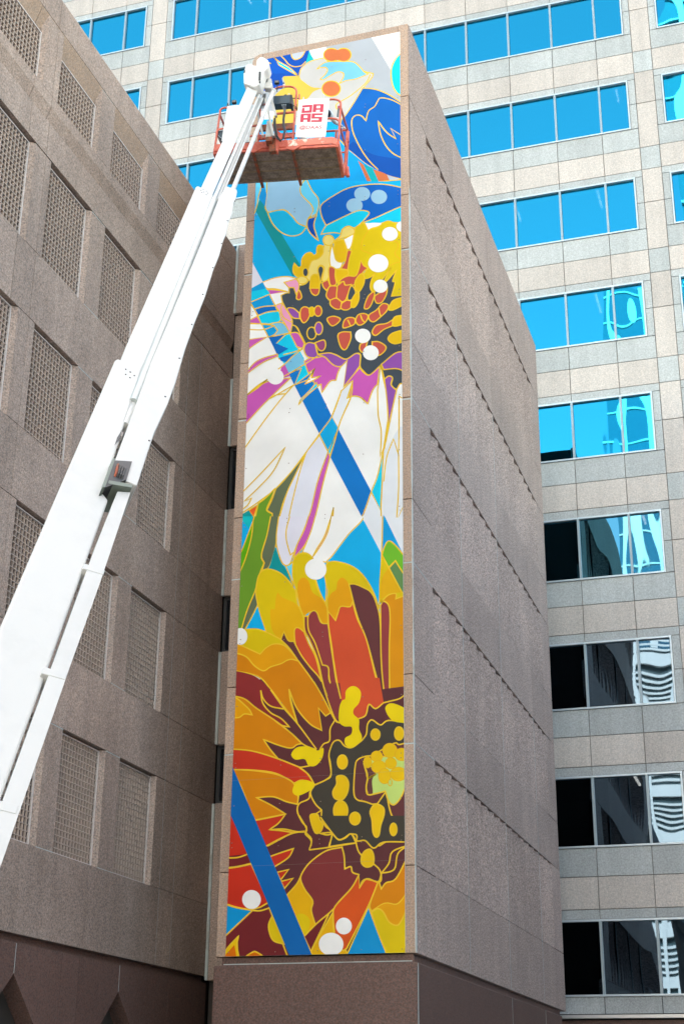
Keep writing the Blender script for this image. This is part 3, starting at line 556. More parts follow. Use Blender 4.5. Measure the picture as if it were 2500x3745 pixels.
F yellowc 2 2761,3265 2748,3220 2711,3189 2660,3179 2609,3195 2572,3230 2559,3277 2572,3322 2609,3353 2660,3363 2711,3347 2748,3311
F yellowc 2 3226,3271 3210,3219 3165,3183 3104,3172 3044,3190 3000,3231 2984,3286 3000,3339 3045,3375 3106,3386 3166,3368 3210,3326
F yellowc 2 2566,3174 2557,3126 2531,3093 2496,3082 2460,3097 2434,3133 2424,3182 2434,3229 2459,3263 2495,3274 2530,3259 2556,3222
F yellowc 2 2824,3079 2807,3025 2760,2988 2695,2977 2631,2996 2584,3038 2566,3094 2583,3147 2631,3185 2695,3196 2760,3177 2807,3135
F yellowc 2 3011,3132 2998,3085 2962,3052 2913,3042 2864,3058 2828,3095 2815,3143 2828,3190 2864,3223 2913,3233 2962,3217 2998,3180
F yellowc 2 2908,2916 2893,2851 2854,2805 2800,2791 2747,2811 2707,2861 2693,2928 2707,2993 2747,3038 2801,3053 2854,3032 2894,2982
F yellowc 2 3189,2934 3169,2877 3116,2837 3045,2825 2973,2844 2920,2890 2901,2950 2920,3008 2973,3048 3046,3060 3118,3040 3170,2994
F lgreen 2 2933,2802 2928,2774 2915,2754 2898,2747 2881,2756 2868,2777 2863,2805 2868,2833 2881,2853 2898,2860 2916,2851 2928,2830
L gold 0 2424,3170! 2472,3008 2508,2904 2649,2964! 2508,2904! 2473,2759 2497,2622 2637,2626 2812,2662
F yellowc 1 2716,3652 2706,3604 2676,3570 2636,3560 2596,3575 2566,3613 2555,3662 2566,3710 2596,3744 2636,3754 2676,3738 2706,3701
F yellowc 1 3140,3643 3129,3586 3100,3546 3060,3533 3020,3551 2991,3595 2981,3653 2992,3710 3021,3751 3061,3763 3101,3745 3130,3701
F yellowc 1 2130,3206 2119,3146 2086,3103 2041,3089 1995,3108 1962,3155 1949,3216 1960,3277 1993,3319 2038,3333 2084,3314 2117,3267
F yellowc 1 1940,2958 2071,2962 2155,2844 2133,2664 2039,2551 1909,2585 1872,2700 1941,2832
F yellowc 1 2145,2360 2128,2275 2083,2215 2019,2196 1956,2221 1908,2286 1890,2372 1906,2456 1952,2517 2016,2536 2080,2510 2127,2446
F yellowc 1 2370,2215 2358,2162 2324,2125 2278,2113 2231,2129 2196,2170 2183,2224 2195,2277 2229,2314 2276,2326 2323,2310 2358,2269
F yellowc 1 2545,2329 2637,2447 2777,2385 2788,2251 2730,2077 2703,1924 2650,1889 2596,1973 2580,2172
F yellowc 1 3015,2003 3007,1951 2985,1915 2955,1902 2925,1917 2904,1956 2896,2008 2904,2059 2926,2096 2956,2108 2986,2093 3007,2054
F yellowc 1 1467,2291 1521,2333 1604,2318 1641,2227 1702,2145 1668,2035 1586,1999 1525,2086
F yellowb 0 2092,4477 2189,4553 2298,4528 2371,4421 2336,4245 2240,4134 2241,4040 2337,3939 2338,3776 2391,3645 2363,3554 2209,3454 2089,3513 2088,3629 2195,3692 2202,3820 2062,3841 1969,3941 1974,4176 2021,4303 2081,4335
F yellowb 0 2814,4118 2897,4194 3039,4160 3227,4054! 3226,3822! 2991,3861 2873,3962
F yellowb 0 1095,3399 1195,3517 1390,3521 1585,3439 1688,3479 1672,3306 1554,3175 1421,3182 1346,3302 1176,3301
F yellowb 0 1136,2738 1185,2884 1329,2934 1462,2904 1540,2842! 1453,2744 1239,2664
L gold 0 1892,3958! 1809,3810 1800,3600 1692,3549 1621,3449
L gold 0 1535,2836! 1738,2912 1832,2998 1825,3182 1792,3322
L gold 0 1454,2722! 1432,2598 1266,2526 1233,2392 1321,2208 1406,2114 1396,2025 1498,1909 1484,1755!
L gold 0 1252,3157! 1445,3176
L gold 0 1230,2517 1251,2664
L gold 0 1633,2004! 1775,1964 1874,1982! 1814,1741!
L gold 0 1674,2393 1568,2331
F brownb 0 -212,1851! 3313,1707! 3296,-112^ -127,-47^
F redc 0 -185,2408^ 105,2394^ 393,1659! -152,1680!
F maroond 0 -152,1675! 340,1697! 398,1535! -143,1465!
L gold 0 -151,1656! 135,1645 345,1696!
L gold 0 -143,1477! 141,1490 411,1535!
F redc 1 -143,1465! 142,1483 411,1527! 751,872! 602,795! 425,766 169,808 -118,898!
F bluec 1 -117,886! 169,801 464,746! -90,272!
F maroond 1 464,746! 604,737 767,779! 807,686! 1127,-49^ 227,-31^ 201,311! -78,-3! -90,272!
F yellowc 1 -102,-25^ 67,177 226,329! 202,174 253,-32^
F orange3 0 -51,-26^ 155,186! 207,-31^
F orange3 1 378,-23 476,54 551,64 679,-29
F redb 1 753,1640! 981,1707 1178,1758! 1085,1608 835,1460!
F redb 1 889,1368! 1098,1408! 956,1233!
F redb 1 964,1214! 1182,1258! 1028,1090!
L gold 0 1380,2035! 1177,2027 974,1957 671,1819!
L gold 0 739,2099! 971,2069 1177,2027
F yelo2 1 1027,933! 1248,1158 1332,1318! 1321,1225 1400,1060 1540,883 1519,712 1597,482! 1403,301!
F yellow 0 1247,628! 1309,667 1408,651 1497,553 1475,394 1395,317!
F yellow 1 826,651! 763,503 793,343 871,232 1059,178!
F maroone 1 1344,1341 1491,1522 1764,1695 2050,1746! 2089,1593 2103,1383! 2209,1414 2239,1320 2350,1277! 2290,1123 2096,900 1853,679 1597,477! 1519,712 1541,871 1400,1060 1321,1225
F maroond 1 1836,662! 1709,411 1524,56! 1396,294! 1609,493
F yelo2 1 1926,711! 1710,366 1524,44! 1557,-46^ 2189,-58^ 2128,66! 1931,293! 1903,542
F red2 1 2350,1270! 2364,1056! 2412,1165 2497,1196 2685,1144! 2511,751 2147,87! 2067,67 1936,316! 1908,587 1937,768 2217,1056
F white 0 2234,443 2216,376 2165,328 2096,312 2027,332 1975,382 1956,450 1974,517 2024,566 2094,582 2163,562 2215,511
F white 0 2091,155 2063,65 1986,-1 1879,-23 1772,4 1692,72 1662,165 1689,256 1767,322 1874,344 1982,317 2061,248
F white 0 610,922 590,844 530,788 446,770 359,793 295,853 269,933 289,1012 349,1068 434,1086 521,1062 585,1002
F bluec 1 2523,746! 2681,343 2859,-71^ 2129,-57^
F orangec 1 2692,1155! 2741,1028! 2826,1128 2995,1190 3215,1572! 3210,1001! 3101,847 2993,771 2801,793 2572,671! 2547,796
F orangea 0 2572,671! 2801,788 2993,764 3101,835 3210,1001! 3208,731! 3087,488 3004,435 2873,494 2777,654 2680,713 2584,625
F yellow 1 2572,659! 2680,713 2777,654 2873,494 3004,435 3088,511 3208,754! 3202,-77^ 2859,-71^ 2681,343
F darkc 0 1654,2297^ 1885,1977 1986,1878 2086,1898 2210,1963 2315,1841 2458,1840 2611,1707 2778,1798 3216,1785! 3220,2223^
L gold 0 1654,2273 1885,1977 1986,1878 2086,1898 2210,1963 2315,1841 2458,1840 2611,1707 2778,1798 3216,1785!
F darkc 1 1872,1989! 1986,1874 2111,1901 2210,1963 2298,1807! 2087,1792 1825,1763!
F yellowc 1 2398,1581 2459,1667 2557,1686 2611,1572 2595,1434 2485,1397 2398,1465
L gold 0 1462,1723! 1838,1755 2298,1807! 2309,1935 2210,1963
L gold 0 2298,1807! 2336,1676 2398,1592
L gold 0 2595,1457! 2717,1338 2741,1176 2668,1144 2485,1203 2359,1056!
L gold 0 3216,1734! 2936,1634 2875,1447 2748,1291! 2705,1143! 2741,1028!
L gold 0 3216,1734! 3033,1602 2984,1374 2899,1308 2748,1291
L gold 0 1272,2315^ 1410,2081 1386,1999 1497,1875 1462,1723!
L gold 0 1684,1998! 1865,1983 1813,1763!
F bandb 0 6,2374^ 428,2355^ 1590,-102^ 1190,-94^
F bandb 0 -138,3437! -19,3277! 697,1782! 297,1798! -101,2571!
F yellowc 1 3015,2003 3007,1951 2985,1915 2955,1902 2925,1917 2904,1956 2896,2008 2904,2059 2926,2096 2956,2108 2986,2093 3007,2054
F yellowc 1 2545,2329 2637,2447 2777,2385 2788,2251 2730,2077 2703,1924 2650,1889 2596,1973 2580,2172
F yellowc 1 2370,2215 2358,2162 2324,2125 2278,2113 2231,2129 2196,2170 2183,2224 2195,2277 2229,2314 2276,2326 2323,2310 2358,2269
F yellowc 1 1467,2291 1521,2333 1604,2318 1641,2227 1702,2145 1668,2035 1586,1999 1525,2086
F white 0 1698,6808 1672,6708 1597,6641 1493,6624 1388,6662 1310,6744 1280,6850 1306,6950 1382,7018 1486,7035 1591,6997 1668,6914
F white 0 190,5647 175,5568 128,5513 62,5497 -6,5524 -58,5588 -79,5670 -64,5749 -17,5805 50,5820 118,5793 169,5729"""
def catmull(P, closed):
    n = len(P); out = []
    seg = n if closed else n-1
    for i in range(seg):
        p1, p2 = P[i], P[(i+1) % n]
        p0 = P[i-1] if (closed or i > 0) else p1
        p3 = P[(i+2) % n] if (closed or i+2 < n) else p2
        if p1[2]: p0 = p1
        if p2[2]: p3 = p2
        if p1[2] and p2[2]: out.append((p1[0], p1[1])); continue
        d = math.dist(p1[:2], p2[:2]); k = 2 if d < .05 else 4 if d < .2 else 6
        t0 = (0, 0) if p1[2] else ((p2[0]-p0[0])*.5, (p2[1]-p0[1])*.5)
        t1 = (0, 0) if p2[2] else ((p3[0]-p1[0])*.5, (p3[1]-p1[1])*.5)
        if p1[2]: t0 = ((p2[0]-p1[0])*1.0, (p2[1]-p1[1])*1.0)
        if p2[2]: t1 = ((p2[0]-p1[0])*1.0, (p2[1]-p1[1])*1.0)
        for q in range(k):
            t = q/k; h00 = 2*t**3-3*t*t+1; h10 = t**3-2*t*t+t; h01 = -2*t**3+3*t*t; h11 = t**3-t*t
            out.append(tuple(h00*p1[a]+h10*t0[a]+h01*p2[a]+h11*t1[a] for a in (0, 1)))
    if not closed: out.append(P[-1][:2])
    r = [out[0]]
    for p in out[1:]:
        if math.dist(p, r[-1]) > .002: r.append(p)
    if closed and len(r) > 3 and math.dist(r[0], r[-1]) < .002: r.pop()
    return r
MX, MZ, MW, MH = -9.64, 4.06, 3.15, 18.825
def clip(poly):
    for ax, lim, sg in ((0, 0, 1), (0, MW, -1), (1, 0, 1), (1, MH, -1)):
        o = []; n = len(poly)
        for i in range(n):
            a, b_ = poly[i], poly[(i+1) % n]; da, db = (a[ax]-lim)*sg, (b_[ax]-lim)*sg
            if da >= 0: o.append(a)
            if (da > 0 > db) or (da < 0 < db):
                t = da/(da-db); o.append((a[0]+(b_[0]-a[0])*t, a[1]+(b_[1]-a[1])*t))
        poly = o
        if len(poly) < 3: return []
    return poly
mural = thing('mural', 'huge colourful painted mural of daisies and marigolds on the narrow granite tower', 'mural')
mb = MB(); cmi = {}; mmats = []; layer = [0]
def cidx(c_):
    if c_ not in cmi:
        cmi[c_] = len(mmats); r_, g_, b_ = COLS[c_]; k = .82/lin(233)*{'gray': .74, 'pale': .74, 'petal': .74, 'wing': .78, 'wing2': .8, 'icy': .82, 'yellowa': .8, 'orange': .8, 'sky': .85, 'yellow': .93}.get(c_, 1)  # colours used mostly near the top, darkened against the stronger light there
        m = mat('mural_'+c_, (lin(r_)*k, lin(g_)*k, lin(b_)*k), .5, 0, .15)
        t = m.node_tree; n = N(m, 'ShaderNodeTexNoise'); n.inputs['Scale'].default_value = 1.3; n.inputs['Detail'].default_value = 5
        gg = N(m, 'ShaderNodeNewGeometry'); t.links.new(gg.outputs['Position'], n.inputs['Vector'])
        r2 = N(m, 'ShaderNodeMapRange'); r2.inputs[1].default_value = .3; r2.inputs[2].default_value = .7; r2.inputs[3].default_value = .93; r2.inputs[4].default_value = 1.06
        t.links.new(n.outputs[0], r2.inputs[0]); sv = N(m, 'ShaderNodeVectorMath', operation='SCALE'); sv.inputs[0].default_value = (lin(r_)*k, lin(g_)*k, lin(b_)*k)
        t.links.new(r2.outputs[0], sv.inputs['Scale']); t.links.new(sv.outputs[0], t.nodes['Principled BSDF'].inputs['Base Color'])
        mmats.append(m)
    return cmi[c_]
CUT = set()
def put(poly, ci):
    y = TY0-.012-layer[0]*.00005
    tris = tessellate_polygon([[Vector((p[0], p[1], 0)) for p in poly]])
    for t in tris:
        q = clip([poly[i] for i in t])
        if q: mb.add([(MX+p[0], y, MZ+p[1]) for p in q], [tuple(range(len(q)))], ci)
def ribbon(pts, ci, width, closed):
    y = TY0-.012-layer[0]*.00005; n = len(pts); L_, R_ = [], []
    for i in range(n):
        a = pts[i-1] if (closed or i > 0) else pts[i]; b_ = pts[(i+1) % n] if (closed or i < n-1) else pts[i]
        p = pts[i]; d1 = (p[0]-a[0], p[1]-a[1]); d2 = (b_[0]-p[0], b_[1]-p[1])
        l1 = math.hypot(*d1) or 1; l2 = math.hypot(*d2) or 1
        if math.hypot(*d1) == 0: d1 = d2; l1 = l2
        if math.hypot(*d2) == 0: d2 = d1; l2 = l1
        n1 = (-d1[1]/l1, d1[0]/l1); n2 = (-d2[1]/l2, d2[0]/l2)
        mx_, my_ = n1[0]+n2[0], n1[1]+n2[1]; ml = math.hypot(mx_, my_)
        if ml < .3: mx_, my_, k = n2[0], n2[1], 1
        else: mx_ /= ml; my_ /= ml; k = min(1.8, 1/max(.3, mx_*n2[0]+my_*n2[1]))
        h = width/2*k; L_.append((p[0]+mx_*h, p[1]+my_*h)); R_.append((p[0]-mx_*h, p[1]-my_*h))
    for i in range(n if closed else n-1):
        j = (i+1) % n
        if tuple(pts[i]) in CUT and tuple(pts[j]) in CUT: continue
        q = clip([L_[i], L_[j], R_[j], R_[i]])
        if q: mb.add([(MX+p[0], y, MZ+p[1]) for p in q], [tuple(range(len(q)))], ci)
put([(0, 0), (MW, 0), (MW, MH), (0, MH)], cidx('white')); layer[0] += 1
for ln in MURAL.strip().split('\n'):
    h = ln.split(); kind, cname, o_ = h[0], h[1], int(h[2])
    P = []
    for t in h[3:]:
        cr = t[-1] in '!^'; a, b_ = t.rstrip('!^').split(',')
        if t[-1] == '^': CUT.add((int(a)/1000, int(b_)/1000))
        P.append((int(a)/1000, int(b_)/1000, cr))
    lw = .025
    if kind == 'F':
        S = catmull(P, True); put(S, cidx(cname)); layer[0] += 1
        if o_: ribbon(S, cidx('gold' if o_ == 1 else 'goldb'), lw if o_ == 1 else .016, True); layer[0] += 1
    else:
        ribbon(catmull(P, False), cidx('gold' if not o_ else 'goldb'), lw if not o_ else .018, False); layer[0] += 1
print('mural layers', layer[0], 'faces', len(mb.f))
mo = mb.build('painted_surface', mmats, mural)
b = MB(); b.box(MX, MX+MW, TY0-.0105, TY0-.001, MZ, MZ+MH); b.build('backing_board', mat('board_edge', (.6, .6, .6), .6), mural)
YM = TY0-.012-layer[0]*.00005-.0006
for z in (5.55, 7.05):
    b = MB(); b.add([(MX, YM, z), (MX+MW, YM, z), (MX+MW, YM, z+.0022), (MX, YM, z+.0022)], [(0, 1, 2, 3)]); b.build('board_seam', mat('dark_seam', (.22, .20, .19), .8), mural)  # thin dark line along each board seam
b = MB()
for z in [5.88, 5.96, 7.28, 7.36, 9.58, 9.66, 11.88, 11.96, 14.18, 14.26, 16.48, 16.56, 18.78, 18.86, 21.08, 21.16] + [4.12, 6.6, 8.4, 10.7, 13.1, 15.3, 17.7, 20, 22.3]:
    for x in (.05, .9, 1.65, 2.4, 3.1):
        b.tube([(MX+x+random.uniform(-.02, .02), YM, z+random.uniform(-.01, .01)), (MX+x, YM-.006, z)], .008, 6)
tag(b.build('bolt', mat('painted_bolt', (.22, .15, .12), .5), mural), kind='stuff')

# ================================================================== left granite building
XL = -11.481
left = thing('granite_building', 'brown granite building at the left with deep egg-crate grille windows', 'building')
LY0, LY1 = 9.0, 27.6
b = MB(); b.box(XL-12, XL-.30, LY0, LY1+12, 0, 20.55); b.build('wall', M_joint, left)
def Fx(y, z, d): return (XL-d, y, z)        # y along wall, z up, d = depth into the wall
rows = [(5.42, 7.38), (8.63, 10.60), (11.87, 13.81), (15.12, 17.06)]   # grille openings
TOPR = (18.36, 19.43)
gr_y = [(-.005+18.945+2.145*k, 18.945+1.47+2.145*k) for k in range(3)]
gr_prev = [(y0-6.43, y1-6.43) for y0, y1 in gr_y]
allg = [g_ for g_ in gr_prev + gr_y]
vj = [25.80, 25.17, 18.72, 18.09, 12.29, 11.66]
# spandrel bands, split at the vertical joints
def bandpieces(z0, z1, ys, prof=None, m=M_left, name='spandrel_stone'):
    for a, c_ in zip(ys[:-1], ys[1:]):
        b_ = MB(); a2, c2 = a+.006, c_-.006
        P_ = prof or [(z0+.006, 0), (z1-.006, 0)]
        pts = [(z, d) for z, d in P_]; n = len(pts)
        V_ = [Fx(a2, z, d) for z, d in pts] + [Fx(c2, z, d) for z, d in pts] + [Fx(a2, pts[0][0], .25), Fx(a2, pts[-1][0], .25), Fx(c2, pts[0][0], .25), Fx(c2, pts[-1][0], .25)]
        F_ = [(i, i+1, n+i+1, n+i) for i in range(n-1)]
        F_ += [(0, n, 2*n+2, 2*n), (n-1, 2*n-1, 2*n+3, 2*n+1), tuple(range(n)) + (2*n+1, 2*n), tuple(range(n, 2*n)) + (2*n+3, 2*n+2)]
        b_.add(V_, F_); b_.build(name, m, left)
ysplit = [LY0, 11.66, 12.29, 18.09, 18.72, 25.17, 25.80, LY1-.01]
bandpieces(4.06, 5.412, ysplit)
for (a0, a1), (b0, b1) in zip(rows[:-1], rows[1:]): bandpieces(a1+.03, b0-.01, ysplit)
bandpieces(17.10, 18.35, ysplit, [(17.11, 0), (17.78, 0), (17.86, .085), (18.12, .0), (18.35, .0)], name='cornice_stone')
bandpieces(19.88, 20.62, ysplit, [(19.886, 0), (20.5, 0), (20.62, .06)], name='parapet_stone')
bandpieces(19.43, 19.87, ysplit, [(19.44, .14), (19.874, 0)], m=M_chamf, name='sloped_stone')
b = MB(); b.box(XL-12, XL-.06, LY0, LY1+12, 20.55, 20.60); b.build('roof', M_joint, left)
# piers and grilles
def frame_mesh(h):
    f = MB(); W_ = 1.47; t_ = .022
    f.box(0, t_, 0, .035, 0, h); f.box(W_-t_, W_, 0, .035, 0, h); f.box(t_, W_-t_, 0, .035, 0, t_); f.box(t_, W_-t_, 0, .035, h-t_, h); return f
def grille_mesh(h, tt=.013, dep=.040):
    f = MB(); W_ = 1.47; ny = 14; nz = max(1, round(h/.103))
    for k in range(1, ny): y = W_*k/ny; f.box(y-tt/2, y+tt/2, 0, dep, .02, h-.02)
    for k in range(1, nz): z = h*k/nz; f.box(.02, W_-.02, .002, dep-.002, z-tt/2, z+tt/2)
    return f
cache = {}
def place_grille(y0, z0, z1, mirror=False):
    h = round(z1-z0, 3)
    if h not in cache:
        fo = frame_mesh(h).build('window_frame', M_gframe); go = grille_mesh(h).build('egg_crate_grille', M_grille)
        bo = MB(); bo.box(0, 1.47, 0, .02, 0, h); bo = bo.build('backing_panel', M_grilleb)
        cache[h] = (fo, go, bo); objs = (fo, go, bo)
    else:
        objs = tuple(x.copy() for x in cache[h])
        for x in objs: col.objects.link(x)
    fo, go, bo = objs
    # local x -> wall y, local y (depth) -> -X
    RM = Matrix(((0, -1, 0, 0), (1, 0, 0, 0), (0, 0, 1, 0), (0, 0, 0, 1)))
    fo.parent = left; go.parent = fo; bo.parent = fo
    fo.matrix_world = Matrix.Translation((XL-.075, y0, z0)) @ RM
    go.matrix_basis = Matrix.Translation((0, .012, 0)); bo.matrix_basis = Matrix.Translation((0, .056, 0))
fullrows = rows + [TOPR]
for (z0, z1) in fullrows:
    topmost = z0 > 18
    for (y0, y1) in allg: place_grille(y0, z0, z1)
    # piers between openings
    ys = sorted(allg); edges = []
    zt_ = z1+.43 if topmost else z1+.025
    spans = [(LY0, ys[0][0])] + [(a[1], c_[0]) for a, c_ in zip(ys[:-1], ys[1:])] + [(ys[-1][1], LY1-.01)]
    for a, c_ in spans:
        cuts = [a] + [v for v in sorted(vj) if a+.05 < v < c_-.05] + [c_]
        for k, (p, q) in enumerate(zip(cuts[:-1], cuts[1:])):
            first, last = k == 0, k == len(cuts)-2
            L0 = [(p, .22), (p, .085), (p+.075, 0)] if first and a > LY0 else [(p+.005, .22), (p+.005, 0)]
            L1 = [(q-.03, 0), (q, .04), (q, .22)] if last and c_ < LY1-.5 else [(q-.005, 0), (q-.005, .22)]
            o = MB(); o.prism(L0+L1, z0-.004, zt_-.004, lambda y, d, z: (XL-d, y, z)); o.build('pier_stone', M_left, left)
    if not topmost:      # dark soffit under the spandrel above each opening
        pass
# sealant dashes where piers meet the bands
b = MB()
for z0, z1 in rows:
    for (ya, yb), (yc, yd) in zip(gr_y[:-1], gr_y[1:]):
        b.box(XL-.03, XL+.002, yb+.09, yc-.02, z1+.015, z1+.03)
        b.box(XL-.03, XL+.002, yb+.09, yc-.02, z0-.016, z0-.004)
for (ya, yb), (yc, yd) in zip(gr_y[:-1], gr_y[1:]):
    b.add([(XL-.138, yb+.02, 19.445), (XL-.138, yc-.12, 19.445), (XL+.002, yc-.12, 19.86), (XL+.002, yb+.08, 19.86)], [(0, 1, 2, 3)])
b.box(XL-.02, XL+.001, 25.165, 25.175, 4.1, 17.1); b.box(XL-.02, XL+.001, 25.795, 25.805, 4.1, 17.1)
b.build('sealant', M_caulk, left)
# groove and base with pointed recesses
b = MB(); b.box(XL-.345, XL-.10, LY0, LY1, 3.945, 4.055); b.build('groove', M_base, left)
apex = [23.745, 20.18, 16.62, 13.06]
bj = [25.82, 25.21, 23.745, 22.25, 21.65, 20.18, 18.69, 18.09, 16.62, 15.1, 14.5, 13.06, LY0]
prev = LY1
for y in bj:
    a, c_ = y+.004, prev-.004; pl = [(a, 3.94), (c_, 3.94)]
    # right edge
    if prev in apex: pl = [(a, 3.94), (c_, 3.94), (c_, 3.49), (max(a+.05, c_-1.2), 3.49-1.2*.93 if c_-1.2 > a+.05 else 3.49-(c_-a-.05)*.93)]
    else: pl += [(c_, 0)]
    if y in apex:
        xe = min(c_-.05, a+1.2); pl = [p_ for p_ in pl if not (p_[0] == c_ and p_[1] == 0)]
        pl = [(a, 3.94), (c_, 3.94)] + ([(c_, 0)] if prev not in apex else []) + [(xe, 0), (xe, 3.49-(xe-a)*.93), (a, 3.49)]
    else:
        if prev in apex: xe = pl[-1][0]; pl = [(a, 3.94), (c_, 3.94), (c_, 3.49), pl[-1], (xe, 0), (a, 0)]
        else: pl += [(a, 0)]
    o = MB(); o.prism(pl, 0, .34, Fx); o.build('base_stone', M_base, left)
    prev = y
b = MB(); b.box(XL-.6, XL-.36, LY0, LY1, 0, 3.94); b.build('recess_wall', M_base, left)
for y in apex:
    b = MB(); b.box(XL-.05, XL+.002, y-.006, y+.006, 3.5, 3.93); b.build('sealant', M_caulk, left)

# ================================================================== link wall between the two
link = thing('connecting_wing', 'narrow recessed granite strip between left building and mural tower with dark windows', 'building')
KY = 27.6
b = MB(); b.box(XL+.002, TX0-.002, KY+.15, 38, 0, 20.55); b.build('wall', M_joint, link)
for z0, z1 in ((4.06, 5.5), (5.5, 5.502),):
    pass
lz = [(3.98, 5.47, 1), (5.47, 7.6, 1), (7.6, 10.35, 0), (10.35, 12.05, 1)]
KP = [(3.98, 7.75), (9.95, 12.4), (14.58+.9, 17.1), (18.8, 20.66)]
kk = [(3.98, 7.42), (8.62, 10.62), (11.86, 13.87), (15.40, 17.10), (18.80, 20.66)]
for z0, z1 in kk:
    b = MB(); b.box(XL+.06, TX0-.004, KY-.10, KY+.12, z0, z1); b.build('panel_stone', M_left, link, bevel=.02)
    b = MB(); b.box(XL+.004, XL+.058, KY-.105, KY-.02, z0+.01, z1-.01); b.build('sealant', M_caulk, link)
q = MB(); q.box(XL+.004, TX0-.004, KY+.02, KY+.14, 17.10, 18.80); q.build('recessed_stone', M_left, link)
for (a0, a1), (b0, b1) in zip(kk[:-2], kk[1:-1]):
    f = MB(); f.box(XL+.02, XL+.08, KY+.02, KY+.10, a1, b0); f.box(TX0-.06, TX0-.01, KY+.02, KY+.10, a1, b0); f.box(XL+.08, TX0-.06, KY+.02, KY+.10, a1, a1+.06); f.box(XL+.08, TX0-.06, KY+.02, KY+.10, b0-.06, b0)
    fo = f.build('window_frame', M_dark, link)
    p = MB(); p.box(XL+.08, TX0-.06, KY+.06, KY+.07, a1+.06, b0-.06); p.build('pane', mat('dark_pane', (.01, .012, .016), .08), fo)
b = MB(); b.box(XL+.004, TX0+.02, KY+.3, 38, 0, 3.97); b.build('base', M_base, link)

# ================================================================== office building behind
DF = 42.4
office = thing('office_building', 'pale granite office block with bands of glass mirroring blue sky behind the tower', 'building')
FLOORS = [4.68+4.045*k for k in range(11)]
OX0, OX1 = -45, 22
bays = []      # (x0, x1) of each window band
x = -20.862
for k in (-1, 0, 1): bays.append((x+18.76*k, x+17.545+18.76*k))
b = MB(); b.box(OX0, OX1, DF+6, DF+20, 0, 62); b.build('core', M_inter, office)
b = MB()
zs = [(0, 4.05)] + [(f+2.06, f+4.0) for f in FLOORS]
for z0, z1 in zs: b.box(OX0, OX1, DF+.05, DF+.35, z0, z1)
for a, c_ in zip([OX0]+[q[1] for q in bays], [q[0] for q in bays]+[OX1]):
    if c_ > a: b.box(a+.03, c_-.03, DF+.052, DF+.352, 4, 47.2)
b.box(OX0, OX1, DF+.02, DF+6, 47.2, 62)
b.build('wall', M_joint2, office)
b = MB()
for f in FLOORS: b.box(OX0, OX1, DF+.36, DF+6, f+2.5, f+2.8)
b.build('ceiling', M_ceil, office)
b = MB()
for f in FLOORS: b.box(OX0, OX1, DF+.36, DF+6, f-.6, f-.4)
b.build('floor_slab', M_inter, office)
def inview(x, y, z, m=.06):
    q = cm.inverted() @ Vector((x, y, z)); 
    if q.z > -1: return False
    u, v = .5+q.x/-q.z*51.41/24.03, .5+q.y/-q.z*51.41/36
    return -m < u < 1+m and -m < v < 1+m
def hidden(x, z):
    """behind the tower, or behind the left building, as seen from the street"""
    t = TY0/DF; hx, hz = x*t, 1.6+(z-1.6)*t
    if TX0+.3 < hx < TX1-.3 and hz < 22.6: return True
    t = TY1/DF; 
    hy = TX1/x*DF if x < TX1*1.02 else 99      # crosses the tower's side plane
    if 24 < hy < 38 and 1.6+(z-1.6)*hy/DF < 22.6: return True
    hy = XL/x*DF if x < XL*1.02 else 99
    return hy < 27.3 and 1.6+(z-1.6)*hy/DF < 20.2
panel_cache = {}; stuff = MB(); npan = 0
def opanel(x0, x1, z0, z1, m, nm):
    global npan
    g_ = .011; wd, ht = round(x1-x0-2*g_, 3), round(z1-z0-2*g_, 3); xc, zc = (x0+x1)/2, (z0+z1)/2
    if inview(xc, DF, zc) and not hidden(xc, zc) and npan < 620:
        key = (wd, ht, nm)
        if key not in panel_cache:
            q = MB(); q.box(-wd/2, wd/2, 0, .045, -ht/2, ht/2); o = q.build(nm, m, office); o.location = (xc, DF, zc); panel_cache[key] = o.data
        else: inst(nm, panel_cache[key], (xc, DF, zc), office)
        npan += 1
    else: stuff.box(x0+g_, x1-g_, DF, DF+.045, z0+g_, z1-g_, 0 if m is M_warm else 1)
MW_ = 1.5555; nwin = 0
